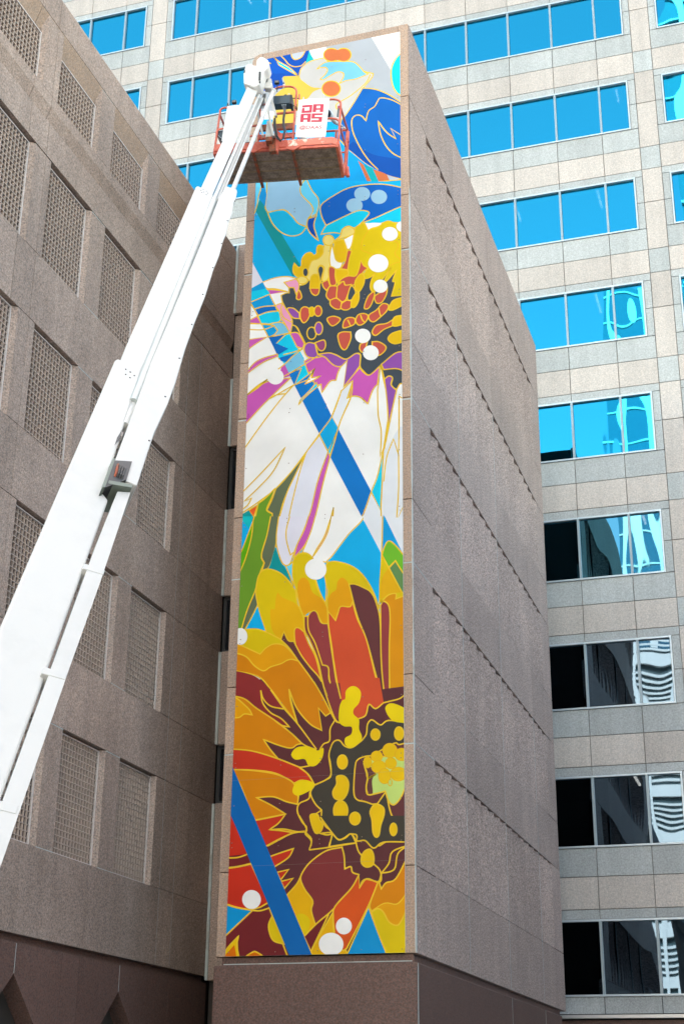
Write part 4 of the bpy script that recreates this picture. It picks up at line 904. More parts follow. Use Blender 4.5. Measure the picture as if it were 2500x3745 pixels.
for bi, (x0, x1) in enumerate(bays):
    anchor = -4.28
    if bi == 0: muls = [-22.99-1.5555*k for k in range(12) if -22.99-1.5555*k > x0+.2]
    elif bi == 1: muls = [-4.285-1.5555*k for k in range(12) if -4.285-1.5555*k > x0+.2]
    else: muls = [-.95+1.5555*k for k in range(12) if -.95+1.5555*k < x1-.2]
    cells = [x0] + sorted(muls) + [x1]
    for fi, f in enumerate(FLOORS):
        zt = f+2.055
        # stones above this window band, up to the next sill
        ex = [x0-.28] + sorted(muls) + [x1+.28]
        nf = f+4.045
        for a, c_ in zip(ex[:-1], ex[1:]):
            opanel(a, c_, zt+.005, f+2.33, M_cool, 'lintel_stone')
            opanel(a, c_, f+2.33, f+3.23, M_warm, 'pink_facing_stone')
            opanel(a, c_, f+3.23, nf-.005, M_cool, 'grey_facing_stone')
            if fi == 0: opanel(a, c_, 4.22, f-.005, M_cool, 'grey_facing_stone')
        for a, c_ in ((x0-.28, x0-.035), (x1+.035, x1+.28)):
            opanel(a, c_, f, f+1.02, M_cool, 'jamb_stone'); opanel(a, c_, f+1.02, zt+.005, M_cool, 'jamb_stone')
        # window
        if not any(inview(q, DF, f+1, .15) and not hidden(q, f+1) for q in [x0+(x1-x0)*k/12 for k in range(13)]): 
            q = MB(); q.box(x0, x1, DF+.04, DF+.05, f, zt); stuff_glass = q.build('window', M_glass, office); continue
        fr = MB(); y0_, y1_ = DF-.035, DF+.09
        fr.box(x0-.03, x1+.03, y0_, y1_+.03, f, f+.05); fr.box(x0-.03, x1+.03, y0_, y1_, zt-.055, zt)
        fr.box(x0-.03, x0+.02, y0_+.002, y1_-.002, f+.05, zt-.055); fr.box(x1-.02, x1+.03, y0_+.002, y1_-.002, f+.05, zt-.055)
        wf = fr.build('window_frame', M_alu, office)
        for a, c_ in zip(cells[:-1], cells[1:]):
            q = MB(); q.box(a+.035, c_-.035, DF+.065, DF+.075, f+.052, zt-.057); q.build('pane', M_glass_low if fi < 3 else M_glass_mid if fi == 3 else M_glass, wf)
        for xm in cells[1:-1]:
            q = MB(); q.box(xm-.036, xm+.036, DF-.028, DF+.088, f+.03, zt-.04); q.build('mullion', M_mull, wf)
        nwin += 1
# columns between bays
for cx0, cx1 in ((bays[0][1]+.28, bays[1][0]-.28), (bays[1][1]+.28, bays[2][0]-.28)):
    for f in FLOORS:
        opanel(cx0, cx1, f+2.33, f+3.23, M_cool, 'column_stone')
        opanel(cx0, cx1, f+3.23, f+5.06, M_warm, 'column_stone'); opanel(cx0, cx1, f+1.02, f+2.33, M_warm, 'column_stone')
if stuff.v: tag(stuff.build('facing_stones', [M_warm, M_cool], office), kind='stuff')
print('office panels', npan)
# ledge over the ground floor and the dark stone below it
b = MB(); b.box(-7.07, OX1, DF-.25, DF+.02, 4.10, 4.19); b.build('ledge', mat('ledge_metal', (.6, .6, .6), .35, .5), office)
b = MB(); b.box(OX0, OX1, DF-.10, DF+.05, 0, 4.05); b.build('base', M_base, office)
# strip lights on the ceilings that can be seen through the glass
lit = bpy.data.materials.new('lit_tube'); lit.use_nodes = True; e = lit.node_tree.nodes['Principled BSDF']
e.inputs['Emission Color'].default_value = (1, .93, .8, 1); e.inputs['Emission Strength'].default_value = 2.5; e.inputs['Base Color'].default_value = (.8, .8, .8, 1)
for (lx, f, ly, ln_) in ((-4.9, 8.72, .9, 2.6), (-4.0, 16.8, .8, 1.2), (-5.0, 24.9, .8, 1.5), (-7.6, 28.95, .8, 1.2), (-4.7, 28.95, .8, 1.2), (-17.6, 41.1, .6, 1.0), (-14.7, 41.1, .6, 1.0), (-18.2, 41.1, .6, .9), (-13.5, 41.1, .6, .9), (-3.8, 33.0, .6, 1.0)):
    q = MB(); q.box(lx, lx+.07, DF+ly, DF+ly+ln_, f+2.42, f+2.47); q.build('strip_light', lit, office)

# ================================================================== buildings across the street (seen mirrored in the glass)
gt = thing('glass_tower', 'tall blue glass tower with white vertical bands, seen mirrored in office windows', 'building')
b = MB(); b.box(-13.9, -5.6, -70, -40.3, 0, 76); b.box(-5.5, 22, -70, -40.5, 0, 112); b.build('curtain_wall', M_glass2, gt)
M_clad = mat('white_cladding', (.85, .84, .82), .4)
b = MB()
for x_, w_ in ((-12.9, .8), (-10.6, 1.1), (-7.6, .5), (-6.2, .35), (-4.3, .9), (-2, .5), (1, .9), (4, .5), (7, .9), (11, .9), (15, .9)):
    b.box(x_, x_+w_, -40.6, -40.05, 38, 76 if x_ < -5.6 else 112)
b.build('white_band', M_clad, gt)
b = MB()
for k in range(24):
    z = 38+3.1*k; b.box(-13.9, (-5.6 if z < 76 else -5.5), -40.5, -40.18, z, z+.14) if z < 76 else None; b.box(-5.5, 22, -40.6, -40.2, z+.4, z+.55)
b.build('spandrel_bar', M_clad, gt)
lv = thing('parking_garage', 'white louvred garage across the street, seen mirrored in the lower office windows', 'building')
b = MB(); b.box(-15.2, 24, -39, -31, 0, 36.6); b.build('deck', mat('dark_garage_deck', (.05, .09, .10), .5), lv)  # solid body in one dark colour behind the louvres
b = MB()
for k in range(11):
    x_ = -15.2+3.6*k; b.box(x_, x_+.5, -31, -30.6, 0, 37)
for k in range(11): b.box(-15.2, 24, -31, -30.7, 3.5*k+.2, 3.5*k+1.1)
b.box(-9.4, -7.2, -31, -30.4, 0, 36); b.build('white_frame', M_clad, lv)
b = MB()
for k in range(11):
    for q in range(5): b.box(-15.2, 24, -30.95, -30.85, 3.5*k+1.35+.42*q, 3.5*k+1.52+.42*q)
tag(b.build('louvre_blades', M_clad, lv), kind='stuff')

nb = thing('low_sky_blocker', 'unseen plain brown block, added right of the alley to hold back low sky light', 'building')  # added out of view to keep low sky light off the tower side
b = MB(); b.box(15, 36, -8, 41, 0, 18.5); b.build('wall', M_left, nb)
for k in range(4):
    b = MB()
    b.box(14.97, 15.02, -7, 40.5, 2+4*k, 4+4*k); b.build('window', M_glass2, nb)

# ================================================================== boom lift
lift = thing('boom_lift', 'white telescopic boom lift with red work basket raised in front of the mural', 'boom lift')
P2 = Vector((-5.12, 9.15, 5.53)); T_ = Vector((-8.45, 21.02, 19.55))
P2 = Vector((-5.1196, 9.1532, 5.5287))
A = (T_-P2).normalized(); midp = (P2+T_)/2; nn = Vector((0, 0, 1.6))-midp; nn -= A*nn.dot(A); nn.normalize(); W = A.cross(nn)
if W.dot(rt2) < 0: W = -W
def B3(s, w_, d): return P2 + A*s + W*w_ + nn*d
def bpart(name, poly, d0, d1, m, bev=.012):
    o = MB(); o.prism(poly, d0, d1, B3); return o.build(name, m, lift, bevel=bev)
bpart('outer_boom_section', [(-4.9, -.12), (-1.32, -.173), (.74, -.207), (3.74, -.250), (3.80, -.23), (3.80, .02), (1.7, .10), (1.05, .125), (.98, .185), (-1.56, .222), (-2.96, .24), (-4.9, .26)], .0, -.42, M_white, .02)
bpart('middle_boom_section', [(2.5, -.17), (4.3, -.213), (8.2, -.25), (10.72, -.277), (10.8, -.262), (10.85, -.06), (10.7, -.012), (10.54, -.011), (7.5, .016), (4.9, .045), (2.5, .06)], -.02, -.36, M_white)
bpart('inner_boom_section', [(9.5, -.205), (18.9, -.228), (18.9, -.02), (9.5, -.02)], -.05, -.30, M_white)
bpart('cable_rail', [(9.5, -.02), (18.8, .015), (18.8, .055), (9.5, .045)], -.09, -.26, M_whited)
bpart('cable_rail', [(9.5, .048), (18.8, .058), (18.8, .10), (9.5, .085)], -.16, -.30, M_tube, .004)
bpart('cable_rail', [(9.5, .088), (18.8, .10), (18.9, .14), (9.5, .118)], -.13, -.28, M_whited)
# hose carrier with a dented outer edge
edge = [(1.3, .36), (1.9, .352), (2.4, .346), (3.1, .372), (3.7, .374), (4.6, .352), (5.4, .350), (6.4, .36), (7.4, .345), (8.0, .352), (8.7, .335), (8.98, .344), (9.5, .318), (9.98, .325), (10.5, .292), (10.7, .30), (11.1, .285), (11.22, .262)]
bpart('hose_carrier', [(1.3, .12), (2.76, .10), (3.88, .078), (5.09, .084), (7.63, .088), (10.3, .079), (11.02, .10), (11.14, .115)] [::-1] and ([(11.14, .105), (10.54, .078), (7.63, .088), (5.09, .084), (3.88, .078), (2.76, .10), (1.3, .12)] + edge), .06, -.26, M_white, .01)
o = MB(); o.tube([B3(3.0, .068, -.02), B3(10.6, .030, -.04)], .050, 14); o.build('extension_rod', M_tube, lift, True)
o = MB(); o.tube([B3(2.5, .075, -.05), B3(3.1, .075, -.06)], .05, 14); o.build('rod_collar', M_white, lift, True)
# dark ports, rivets, dimples
o = MB()
for s_, w_ in ((3.62, -.12), (3.60, -.07), (3.56, -.02), (3.50, -.10), (3.47, -.05), (10.68, -.17), (10.66, -.12), (10.58, -.19), (10.56, -.15), (10.6, -.09), (10.5, -.17), (10.49, -.10)):
    o.tube([B3(s_, w_, .002), B3(s_, w_, .007)], .008, 8)
for k in range(9): o.tube([B3(2.2+k*1.05, .325 - (.03 if k > 6 else 0), .055), B3(2.2+k*1.05, .325-(.03 if k > 6 else 0), .067)], .009, 8)
o.build('rivet', M_bolt, lift)
for s_, w_ in ((9.0, .055), (2.12, .07)):
    o = MB(); o.prism([(s_-.16, w_-.008), (s_, w_-.014), (s_+.2, w_), (s_, w_+.012)], -.03, .004 if s_ < 5 else -.02, B3); o.build('access_slot', M_dark, lift)
# lower end of the carrier: open bracket with hoses
o = MB(); o.prism([(1.02, .12), (1.55, .11), (1.66, .25), (1.30, .26)], .072, -.2, B3); o.build('bracket_mouth', M_dark, lift)
o = MB(); o.prism([(.98, .10), (1.56, .09), (1.56, .11), (1.0, .12)], .085, -.2, B3); o.prism([(1.10, .13), (1.16, .13), (1.26, .32), (1.20, .325)], .075, -.2, B3); o.build('bracket', M_beige, lift)
for k in range(4):
    o = MB(); o.tube([B3(1.62-.02*k, .15+.025*k, .03), B3(1.45, .15+.022*k, .085), B3(1.3, .16+.02*k, .09), B3(1.2, .17+.02*k, .0)], .011, 8); o.build('hose', MATS['rusty_red_steel'] if k < 1 else M_hose, lift, True)
bpart('lift_tube', [(-4.6, .262), (-3.0, .252), (.17, .223), (1.12, .228), (1.2, .33), (-.39, .349), (-1.47, .351), (-4.6, .375)], .03, -.10, M_white, .025)
for s_ in (-.19, -1.62, -3.02):
    bpart('clamp', [(s_-.05, .19), (s_+.03, .19), (s_+.06, .352), (s_-.02, .352)], .034, -.12, M_white, .008)
# boom head
Fh = lambda x_, z_, y_: Vector((-8.4, 20.95, 19.6)) + Vector((x_, y_, z_))
# basket frame of reference
O = Vector((-9.48, 21.41, 18.6)); U = Vector((.982, .190, 0)).normalized(); V = Vector((-U.y, U.x, 0))
def K(u, v, w_): return O + U*u + V*v + Vector((0, 0, w_))
def kbox(name, u0, u1, v0, v1, w0, w1, m, bev=.006, par=None):
    o = MB(); o.box(u0, u1, v0, v1, w0, w1, F=lambda a, b_, c_: K(a, b_, c_)); return o.build(name, m, par or lift, bevel=bev)
def kpoly(name, pts, v0, v1, m, bev=.006, par=None, smooth=False):
    o = MB(); o.prism(pts, v0, v1, lambda p, q, r: K(p, r, q)); return o.build(name, m, par or lift, bevel=bev)
def ktube(name, pts, r, m, seg=10, par=None):
    o = MB(); o.tube([K(*p) for p in pts], r, seg); return o.build(name, m, par or lift, True)
def arc(p0, c_, p1, n=7):
    return [tuple((1-t)**2*p0[i]+2*t*(1-t)*c_[i]+t*t*p1[i] for i in range(3)) for t in [k/(n-1) for k in range(n)]]
# boom head, jib tube, levelling links
kpoly('boom_head', [(.64,1.10),(.625,1.36),(.671,1.54),(.78,1.555),(.80,1.515),(.865,1.50),(.875,1.64),(.93,1.70),(1.01,1.685),(1.09,1.62),(1.118,1.53),(1.088,1.42),(1.02,1.35),(.985,1.18),(.95,1.06),(.85,1.0)], -.62, -.30, M_head, .02)
for a in (((.925,1.14),(.965,1.14),(.965,1.34),(.925,1.345)), ((.935,1.08),(.965,1.08),(.965,1.12),(.935,1.125)), ((.635,1.34),(.655,1.345),(.665,1.40),(.64,1.39))):
    kpoly('port', a, -.632, -.615, M_dark, 0)
kpoly('head_bracket', [(.99,1.18),(1.12,1.16),(1.15,1.23),(1.14,1.27),(.99,1.29)], -.36, -.22, M_whited)
kpoly('sensor_box', [(1.005,1.30),(1.11,1.29),(1.12,1.40),(1.01,1.42)], -.34, -.24, M_whited)
ktube('sensor_cable', [(1.03,-.35,1.32),(1.05,-.36,1.41),(1.08,-.36,1.46),(1.03,-.33,1.49)], .012, M_hose2)
o = MB(); e_ = K(1.145, -.22, 1.205); s_ = B3(10.9, .215, -.06); o.tube([s_, e_], .036, 16); o.tube([e_-(e_-s_).normalized()*.12, e_+(e_-s_).normalized()*.02], .046, 16); o.build('jib_tube', M_whited, lift, True)
for a, b_, wd in (((1.11,1.12),(1.24,.58),.05), ((1.02,1.02),(1.205,.12),.045), ((.87,.76),(1.0,.14),.045), ((1.0,1.1),(.90,.80),.03)):
    kpoly('link_plate', [(a[0]-wd,a[1]),(a[0],a[1]),(b_[0],b_[1]),(b_[0]-wd,b_[1])], -.27, -.20, M_whited, .004)
kpoly('rotator_column', [(1.02,.13),(1.15,.13),(1.10,.50),(1.04,.52)], -.22, -.08, M_whited)
kbox('rotator_foot', 1.03, 1.15, -.24, -.06, .03, .13, M_rust)
for k in range(5): ktube('hydraulic_line', [(.955+.014*k,-.28,1.10),(.935+.016*k,-.26,.95),(.90+.016*k,-.22,.80)], .006, M_hose2, 6)
ktube('hose', [(1.19,-.22,.55),(1.205,-.23,.35),(1.25,-.24,.12),(1.32,-.25,.0),(1.37,-.24,.08),(1.385,-.2,.25),(1.35,-.14,.42),(1.335,-.1,.6),(1.345,-.06,.80),(1.36,-.04,.95)], .022, M_hose)
ktube('hose', [(1.17,-.2,.5),(1.19,-.22,.3),(1.235,-.23,.1),(1.30,-.24,.02)], .016, M_hose2)
ktube('hose', [(1.31,-.02,1.0),(1.35,-.08,.7),(1.36,-.1,.5),(1.40,-.1,.32),(1.47,-.08,.22)], .006, M_hose2, 6)
for k in range(3): ktube('cable', [(1.285+.035*k,0,1.03),(1.30+.03*k,-.04,.96),(1.345+.008*k,-.08,.82),(1.34,-.09,.66)], .008, M_hose2, 6); kbox('connector', 1.275+.035*k, 1.297+.035*k, -.01, .02, 1.015, 1.035, MATS['anodised_frame'], .002)
kbox('control_box', 1.115, 1.445, -.03, .16, 1.04, 1.235, M_navy, .008)
kbox('control_box_shield', 1.44, 1.485, -.05, .20, 1.00, 1.22, M_black, .004)
kpoly('control_cover', [(1.27,1.235),(1.34,1.30),(1.41,1.235)], .02, .12, M_black, 0)
ktube('joystick', [(1.40,.06,1.235),(1.405,.06,1.30)], .014, M_decklip); kbox('warning_light', 1.385, 1.425, .03, .07, 1.285, 1.325, mat('amber_plastic', (.7, .5, .3), .4), .004)
# platform: frame, deck, ribs, cross beams
kbox('toe_board', 0, 1.42, -.03, -.001, .03, .185, M_red, .004)
kbox('toe_board', 1.42, 2.28, -.031, -.001, .035, .187, M_redworn, .004)
kpoly('corner_plate', [(2.28,.03),(2.36,0),(2.375,.13),(2.285,.187)], -.03, 0, M_redworn, .003)
kbox('front_channel', .0, 2.33, -.012, .04, -.02, .03, M_red, .004)
kbox('side_beam', 2.335, 2.39, -.01, .99, -.03, .10, M_red, .004); kbox('side_beam', -.02, .035, -.01, .99, -.03, .10, M_red, .004)
kbox('side_toe_board', 2.392, 2.40, .0, .98, .05, .16, M_redworn, 0)
kbox('back_channel', .03, 2.335, .955, .995, -.03, .03, M_deck, .003)
for v0, v1 in ((.045,.335),(.36,.645),(.67,.95)): kbox('deck_plate', .035, 2.335, v0, v1, -.004, .004, M_deck, 0)
for v0 in (.335,.645,.92): kbox('deck_rib', .035, 2.335, v0, v0+.022, -.018, .0, M_decklip, .002)
o = MB()
for i in range(34):
    for j in range(12):
        u_, v_ = .09+.066*i+(.033 if j % 2 else 0), .07+.075*j
        if u_ < 2.32 and not any(abs(v_-q) < .03 for q in (.345,.655,.93)):
            p = K(u_, v_, -.006); o.tube([p, p-Vector((0,0,.003))], .007, 5)
tag(o.build('deck_perforation', M_bolt, lift), kind='stuff')
for u_ in (.73, 1.49):
    kbox('cross_beam', u_, u_+.05, .0, 1.12, -.07, -.018, M_rust, .004)
    kpoly('gusset', [(u_-.10,-.02),(u_+.02,-.055),(u_+.06,-.055),(u_+.20,.03),(u_-.10,.03)], -.034, -.006, M_red, .003)
kpoly('mounting_bracket', [(1.07,.19),(1.20,.19),(1.215,-.13),(1.085,-.14)], -.14, -.032, M_rust); kpoly('bracket_flange', [(1.18,.40),(1.215,.40),(1.26,.1),(1.25,-.15),(1.22,-.15)], -.16, -.032, M_red)
kpoly('bracket_web', [(1.20,.43),(1.38,.24),(1.30,.2),(1.2,.2)], -.04, -.02, M_red, 0)
kbox('gate_beam', .84, 1.54, .0, .05, .46, .60, M_rust); kbox('gate_beam', .83, 1.54, -.005, .045, .26, .33, M_red); kbox('gate_block', .90, 1.05, -.06, -.01, .22, .28, M_red)
# rails
r_ = .021
ktube('post', [(2.385,0,.02),(2.425,0,.90)] + arc((2.425,0,.93),(2.44,0,1.085),(2.24,0,1.085)) + [(1.60,0,1.085)], r_, M_red)
ktube('mid_rail', [(2.405,0,.50)] + arc((2.405,0,.53),(2.38,0,.64),(2.21,0,.64)) + [(1.58,0,.64)], r_, M_red)
ktube('post', [(.0,0,.04),(.07,0,.92)] + arc((.075,0,.94),(.05,0,1.06),(.2,0,1.05)) + [(.98,0,1.07)], r_, M_red)
ktube('mid_rail', [(.03,0,.42)] + arc((.03,0,.44),(.0,0,.56),(.15,0,.56)) + [(.85,0,.58)], r_, M_red)
ktube('console_rail', [(1.505,0,.03),(1.555,0,1.22)] + arc((1.56,0,1.28),(1.57,0,1.44),(1.40,0,1.46)) + arc((1.34,0,1.46),(1.2,0,1.48),(1.10,.05,1.44)), r_, M_red)
ktube('console_rail', [(1.60,.10,.2),(1.60,.10,1.33)], .017, M_red)
kbox('hinge_clamp', 1.53, 1.585, -.03, .03, .90, .96, M_rust)
ktube('post', [(.84,0,.03),(.86,0,1.06)], .02, M_red)
ktube('mid_rail', [(1.15,.02,.84),(1.55,.02,.86)], .024, M_red)
ktube('mid_rail', [(1.46,.02,1.19),(1.60,.05,1.2)], .009, M_black); ktube('mid_rail', [(1.46,.02,1.0),(1.58,.03,1.03)], .009, M_black)
ktube('side_rail', [(2.43,.0,.86),(2.435,.5,.97),(2.44,.98,1.10)], r_, M_red); ktube('side_rail', [(2.405,0,.46),(2.41,.98,.70)], r_*.9, M_red)
ktube('post', [(2.39,.98,.02),(2.44,.98,1.10)], .026, M_red); ktube('post', [(2.42,1.02,.05),(2.47,1.02,1.08)], .015, M_red)
ktube('side_rail', [(2.44,.98,1.10),(2.445,.99,.95),(2.46,.98,.80)], .024, M_red)
ktube('back_rail', [(.04,.98,1.09),(2.42,.98,1.09)], r_, M_red); ktube('back_rail', [(.04,.98,.56),(2.40,.98,.56)], .018, M_red)
ktube('post', [(2.20,.98,.0),(2.22,.98,1.09)], .024, M_red); ktube('post', [(1.2,.98,.0),(1.2,.98,1.09)], .02, M_red)
ktube('side_rail', [(.07,0,.90),(.06,.98,1.09)], r_, M_red); ktube('side_rail', [(.03,0,.46),(.04,.98,.62)], .018, M_red); ktube('post', [(.0,.98,.0),(.05,.98,1.09)], .022, M_red)
ktube('post', [(2.10,-.012,.10),(2.10,-.012,.34)], .018, M_red)
o = MB(); o.tube([K(2.46,.97,-.02), K(2.45,.97,.2)], [.04,.03], 8); o.build('corner_bumper', M_red, lift, True)
# machine body below the frame edge so that the boom stands on something
o = MB()
base = B3(-4.9, .03, -.2) + Vector((-.9, -.2, 0))
o.box(-1.0, 1.0, -1.4, 1.4, .9, 1.72, F=lambda a, b_, c_: (base.x+a, base.y+b_-.3, c_)); o.build('turret', M_white, lift, bevel=.06)
o = MB(); o.box(-1.1, 1.1, -1.6, 1.6, .45, .9, F=lambda a, b_, c_: (base.x+a, base.y+b_-.3, c_)); o.build('chassis', M_red, lift, bevel=.04)
for a in (-1.1, 1.1):
    for c_ in (-1.25, 1.25):
        o = MB(); o.tube([(base.x+a-.16, base.y+c_-.3, .45), (base.x+a+.16, base.y+c_-.3, .45)], .45, 24); o.build('wheel', M_black, lift, True, bevel=.03)

# ================================================================== banners, clips, bag, cameras, painter
def banner(name, C4, v, label, wave=.012):
    th = thing(name, label, 'banner'); (tl, tr, br, bl_) = C4; n = 12; o = MB(); P = []
    def bp(s, t, dv=0):
        u_ = (tl[0]*(1-s)+tr[0]*s)*(1-t)+(bl_[0]*(1-s)+br[0]*s)*t; w_ = (tl[1]*(1-s)+tr[1]*s)*(1-t)+(bl_[1]*(1-s)+br[1]*s)*t
        sag = .012*math.sin(math.pi*s)*(1-2*t)
        return K(u_, v - dv - wave*math.sin(3.1*s+2.2*t)*(.4+t), w_+sag)
    for d in (0, -.002):
        for j in range(n+1):
            for i in range(n+1): P.append(bp(i/n, j/n, d))
    q = (n+1)**2
    F_ = [(a, a+1, a+n+2, a+n+1) for j in range(n) for a in [j*(n+1)+i for i in range(n)]]
    F_ += [tuple(x+q for x in reversed(f_)) for f_ in F_]
    for i in range(n): F_ += [(i, q+i, q+i+1, i+1), (n*(n+1)+i, n*(n+1)+i+1, q+n*(n+1)+i+1, q+n*(n+1)+i)]
    o.add(P, F_); o.build('sheet', M_banner, th, True)
    for s, t in ((.05,.03),(.95,.03),(.04,.97),(.95,.96)):
        o = MB(); p = bp(s, t, .003); o.tube([p, p-V*.003], .010, 10); o.build('eyelet', M_alu, th)
    return th, bp
ban, bp = banner('banner', ((1.614,1.085),(2.212,1.075),(2.145,.205),(1.568,.215)), -.045, 'white banner with crimson block letters tied to the right front of the red basket')
def strokes(name, s0, t0, sw, tw, rects, slant=0):
    o = MB()
    for a, b_, c_, d in rects:
        nx = max(1, int((b_-a)*6)); 
        for k in range(nx):
            x0 = a+(b_-a)*k/nx; x1 = a+(b_-a)*(k+1)/nx
            P = [bp(s0+sw*x_, t0+tw*y_, .004) for x_, y_ in ((x0,c_),(x1,c_),(x1,d),(x0,d))]
            P2_ = [p-V*.0015 for p in P]; o.add(P+P2_, [(0,1,2,3),(7,6,5,4),(0,4,5,1),(1,5,6,2),(2,6,7,3),(3,7,4,0)])
    return o.build(name, M_print, ban)
D_ = [(0,1,0,.26),(.74,1,.26,1),(0,.74,.72,1),(0,.26,.36,.72)]
A_ = [(0,1,0,.2),(0,.32,.2,1),(.68,1,.2,1),(.32,.68,.52,.72)]
S_ = [(0,1,0,.2),(0,.3,.2,.42),(0,1,.42,.6),(.7,1,.6,.8),(0,1,.8,1)]
strokes('printed_letter', .135, .165, .335, .205, D_); strokes('printed_letter', .495, .155, .345, .205, A_)
strokes('printed_letter', .115, .395, .335, .215, A_); strokes('printed_letter', .475, .395, .35, .215, S_)
def text_on(txt, s0, s1, t0, t1):
    cu = bpy.data.curves.new('txt', 'FONT'); cu.body = txt; cu.size = 1; cu.resolution_u = 3; cu.offset = .004
    ob = bpy.data.objects.new('txt', cu); col.objects.link(ob); bpy.context.view_layer.update()
    me = bpy.data.meshes.new_from_object(ob.evaluated_get(bpy.context.evaluated_depsgraph_get())); bpy.data.objects.remove(ob)
    xs = [v_.co.x for v_ in me.vertices]; ys = [v_.co.y for v_ in me.vertices]; a0, a1, b0, b1 = min(xs), max(xs), min(ys), max(ys)
    for v_ in me.vertices:
        v_.co = bp(s0+(s1-s0)*(v_.co.x-a0)/(a1-a0), t1-(t1-t0)*(v_.co.y-b0)/(b1-b0), .005)
    me.materials.append(M_print); me.name = 'printed_text'
    o = bpy.data.objects.new('printed_text', me); col.objects.link(o); o.parent = ban
text_on('@DAAS', .115, .84, .70, .81)
ban2, _bp = banner('banner', ((.217,1.055),(.80,1.045),(.66,.185),(.141,.235)), -.04, 'white banner on the left front of the red basket, half hidden behind the boom')
o = MB(); o.box(0, 1, 0, 1, 0, 1, F=lambda a, b_, c_: K(.60+.2*a, -.03+.02*b_, .17+.02*c_)); o.build('bottom_hem', M_black, ban2)
def clip_thing(u_, w_, label, m1=M_white, m2=M_black, h=.09):
    t = thing('clamp_bottle', label, 'clip', 'clips standing on the top rail of the red basket')
    o = MB(); o.tube([K(u_, 0, w_), K(u_, 0, w_+h*.65)], .017, 10); o.build('body', m1, t, True)
    o = MB(); o.tube([K(u_, 0, w_+h*.65), K(u_, 0, w_+h)], [.013, .010], 10); o.build('cap', m2, t, True)
clip_thing(1.70, 1.09, 'small white clip on the rail above the left corner of the lettered banner', m2=M_whited)
clip_thing(2.09, 1.10, 'small white clip on the rail above the right corner of the lettered banner', m2=M_white, h=.12)
clip_thing(1.305, 1.43, 'white clip with black top on the raised console rail', h=.13)
clip_thing(.215, 1.02, 'black clip at the left end of the basket top rail', m1=M_black, h=.14)
def actioncam(u_, v_, w_, label):
    t = thing('action_camera', label, 'camera')
    o = MB(); o.box(u_-.045, u_+.045, v_-.03, v_+.03, w_, w_+.065, F=lambda a, b_, c_: K(a, b_, c_)); o.build('body', M_black, t, bevel=.006)
    o = MB(); o.box(u_-.032, u_+.032, v_-.034, v_-.029, w_+.01, w_+.055, F=lambda a, b_, c_: K(a, b_, c_)); o.build('screen', mat('grey_screen', (.16, .15, .15), .2), t)
    o = MB(); o.tube([K(u_, v_, w_), K(u_+.01, v_, w_-.06), K(u_+.005, v_+.02, w_-.17)], [.008, .012, .009], 8); o.build('mount', M_black, t, True)
actioncam(1.205, -.2, 1.375, 'small camera on a stalk beside the boom head, right of the white boom')
actioncam(.335, .03, 1.16, 'small blue-black camera above the left banner')
bag = MB(); pl = []
t = thing('tool_bag', 'black bag hanging at the left end of the red basket', 'bag')
bag.prism([(.03,.54),(.18,.56),(.22,.40),(.16,.30),(.09,.36),(.04,.44)], .03, .2, lambda p, q, r: K(p, r, q)); bag.build('body', M_navy, t, bevel=.02)
o = MB(); o.tube([K(.03,.03,.46), K(.09,.02,.38), K(.16,.02,.33)], .006, 6); o.build('piping', M_alu, t, True)
t = thing('spray_marker', 'dark tube with red cap strapped inside the right front post of the basket', 'marker')
o = MB(); o.tube([K(2.36,.06,.72), K(2.375,.06,.90)], .018, 10); o.build('body', M_hose2, t, True)
o = MB(); o.tube([K(2.375,.06,.90), K(2.38,.06,.96)], .019, 10); o.build('cap', M_print, t, True)

# painter stooping behind the lettered banner
M_skin = mat('skin', (.45, .27, .19), .55); M_shirt = mat('navy_work_shirt', (.02, .03, .06), .8); M_trou = mat('pale_work_trousers', (.50, .58, .66), .85)
M_glove = mat('white_glove', (.75, .76, .78), .7); M_hair = mat('dark_hair', (.03, .02, .015), .7)
per = thing('person', 'painter in navy shirt and pale sleeves bending in the red basket behind the lettered banner', 'person')
def skin(name, J, E_, m, root=0, sub=2):
    me = bpy.data.meshes.new(name); me.from_pydata([K(*p[:3]) for p in J], E_, []); me.materials.append(m)
    o = bpy.data.objects.new(name, me); col.objects.link(o); o.parent = per
    md = o.modifiers.new('skin', 'SKIN'); md.use_smooth_shade = True
    for i, p in enumerate(J): sv = me.skin_vertices[0].data[i]; sv.radius = (p[3], p[4] if len(p) > 4 else p[3]); sv.use_root = (i == root)
    sd_ = o.modifiers.new('sub', 'SUBSURF'); sd_.levels = sub; sd_.render_levels = sub; return o
body = [(1.80,.45,.90,.13,.11), (1.88,.46,1.04,.125,.10), (1.98,.48,1.17,.15,.11), (1.99,.42,1.20,.07), (1.96,.36,1.20,.055),
        (2.14,.52,1.20,.065), (2.22,.66,1.06,.045), (2.30,.80,1.10,.035), (2.35,.90,1.125,.03), (1.86,.40,1.18,.065), (1.75,.30,1.02,.045), (1.80,.22,.88,.036), (1.83,.18,.84,.03),
        (1.88,.42,.84,.095), (1.95,.30,.50,.07), (1.98,.42,.12,.05), (2.0,.34,.06,.045), (2.0,.24,.05,.04),
        (1.70,.44,.84,.095), (1.66,.32,.50,.07), (1.62,.44,.12,.05), (1.62,.36,.06,.045), (1.62,.26,.05,.04)]
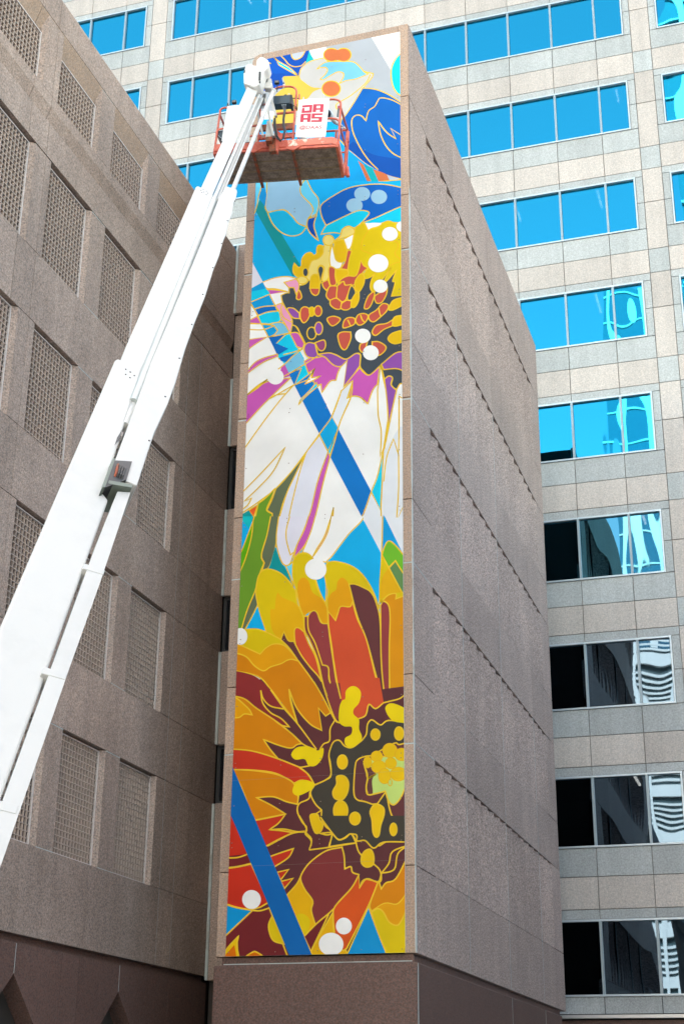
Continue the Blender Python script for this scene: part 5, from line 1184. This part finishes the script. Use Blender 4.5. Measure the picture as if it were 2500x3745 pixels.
ed = [(0,1),(1,2),(2,3),(3,4),(2,5),(5,6),(6,7),(7,8),(2,9),(9,10),(10,11),(11,12),(0,13),(13,14),(14,15),(15,16),(16,17),(0,18),(18,19),(19,20),(20,21),(21,22)]
skin('body', body, ed, M_trou)
skin('shirt', [(1.82,.45,.95,.145,.125), (1.90,.46,1.06,.14,.115), (1.98,.48,1.17,.165,.125), (2.10,.50,1.20,.08), (2.17,.57,1.12,.066), (1.88,.41,1.18,.08), (1.80,.34,1.08,.062)], [(0,1),(1,2),(2,3),(3,4),(2,5),(5,6)], M_shirt)
skin('cuff', [(2.305,.81,1.102,.043), (2.335,.87,1.118,.041)], [(0,1)], M_black, sub=1)
skin('knee_pad', [(1.95,.285,.58,.085), (1.955,.275,.46,.08)], [(0,1)], M_black, sub=1); skin('knee_pad', [(1.66,.305,.58,.085), (1.66,.30,.46,.08)], [(0,1)], M_black, sub=1)
skin('head', [(1.96,.36,1.20,.05), (1.95,.31,1.20,.085,.095), (1.94,.24,1.19,.082,.095), (1.94,.19,1.17,.05,.06)], [(0,1),(1,2),(2,3)], M_skin)
skin('hair', [(1.95,.28,1.225,.088,.10), (1.94,.20,1.21,.075,.085)], [(0,1)], M_hair)
for (hx, hy, hz, sx) in ((2.36,.92,1.13,1), (1.83,.17,.83,-1)):
    J = [(hx,hy,hz,.034,.02), (hx+.02*sx,hy+.05,hz+.005,.036,.018)]; E_ = [(0,1)]
    for k in range(4):
        o_ = -.024+.016*k; J += [(hx+.02*sx+o_,hy+.085,hz+.004,.0095), (hx+.02*sx+o_,hy+.11-.004*abs(k-1),hz-.012,.0085), (hx+.02*sx+o_,hy+.112,hz-.035,.008)]
        b0 = len(J)-3; E_ += [(1,b0),(b0,b0+1),(b0+1,b0+2)]
    J += [(hx-.03,hy+.02,hz-.005,.011), (hx-.045,hy+.05,hz-.018,.010), (hx-.04,hy+.075,hz-.03,.009)]; b0 = len(J)-3; E_ += [(0,b0),(b0,b0+1),(b0+1,b0+2)]
    skin('glove', J, E_, M_glove, sub=1)
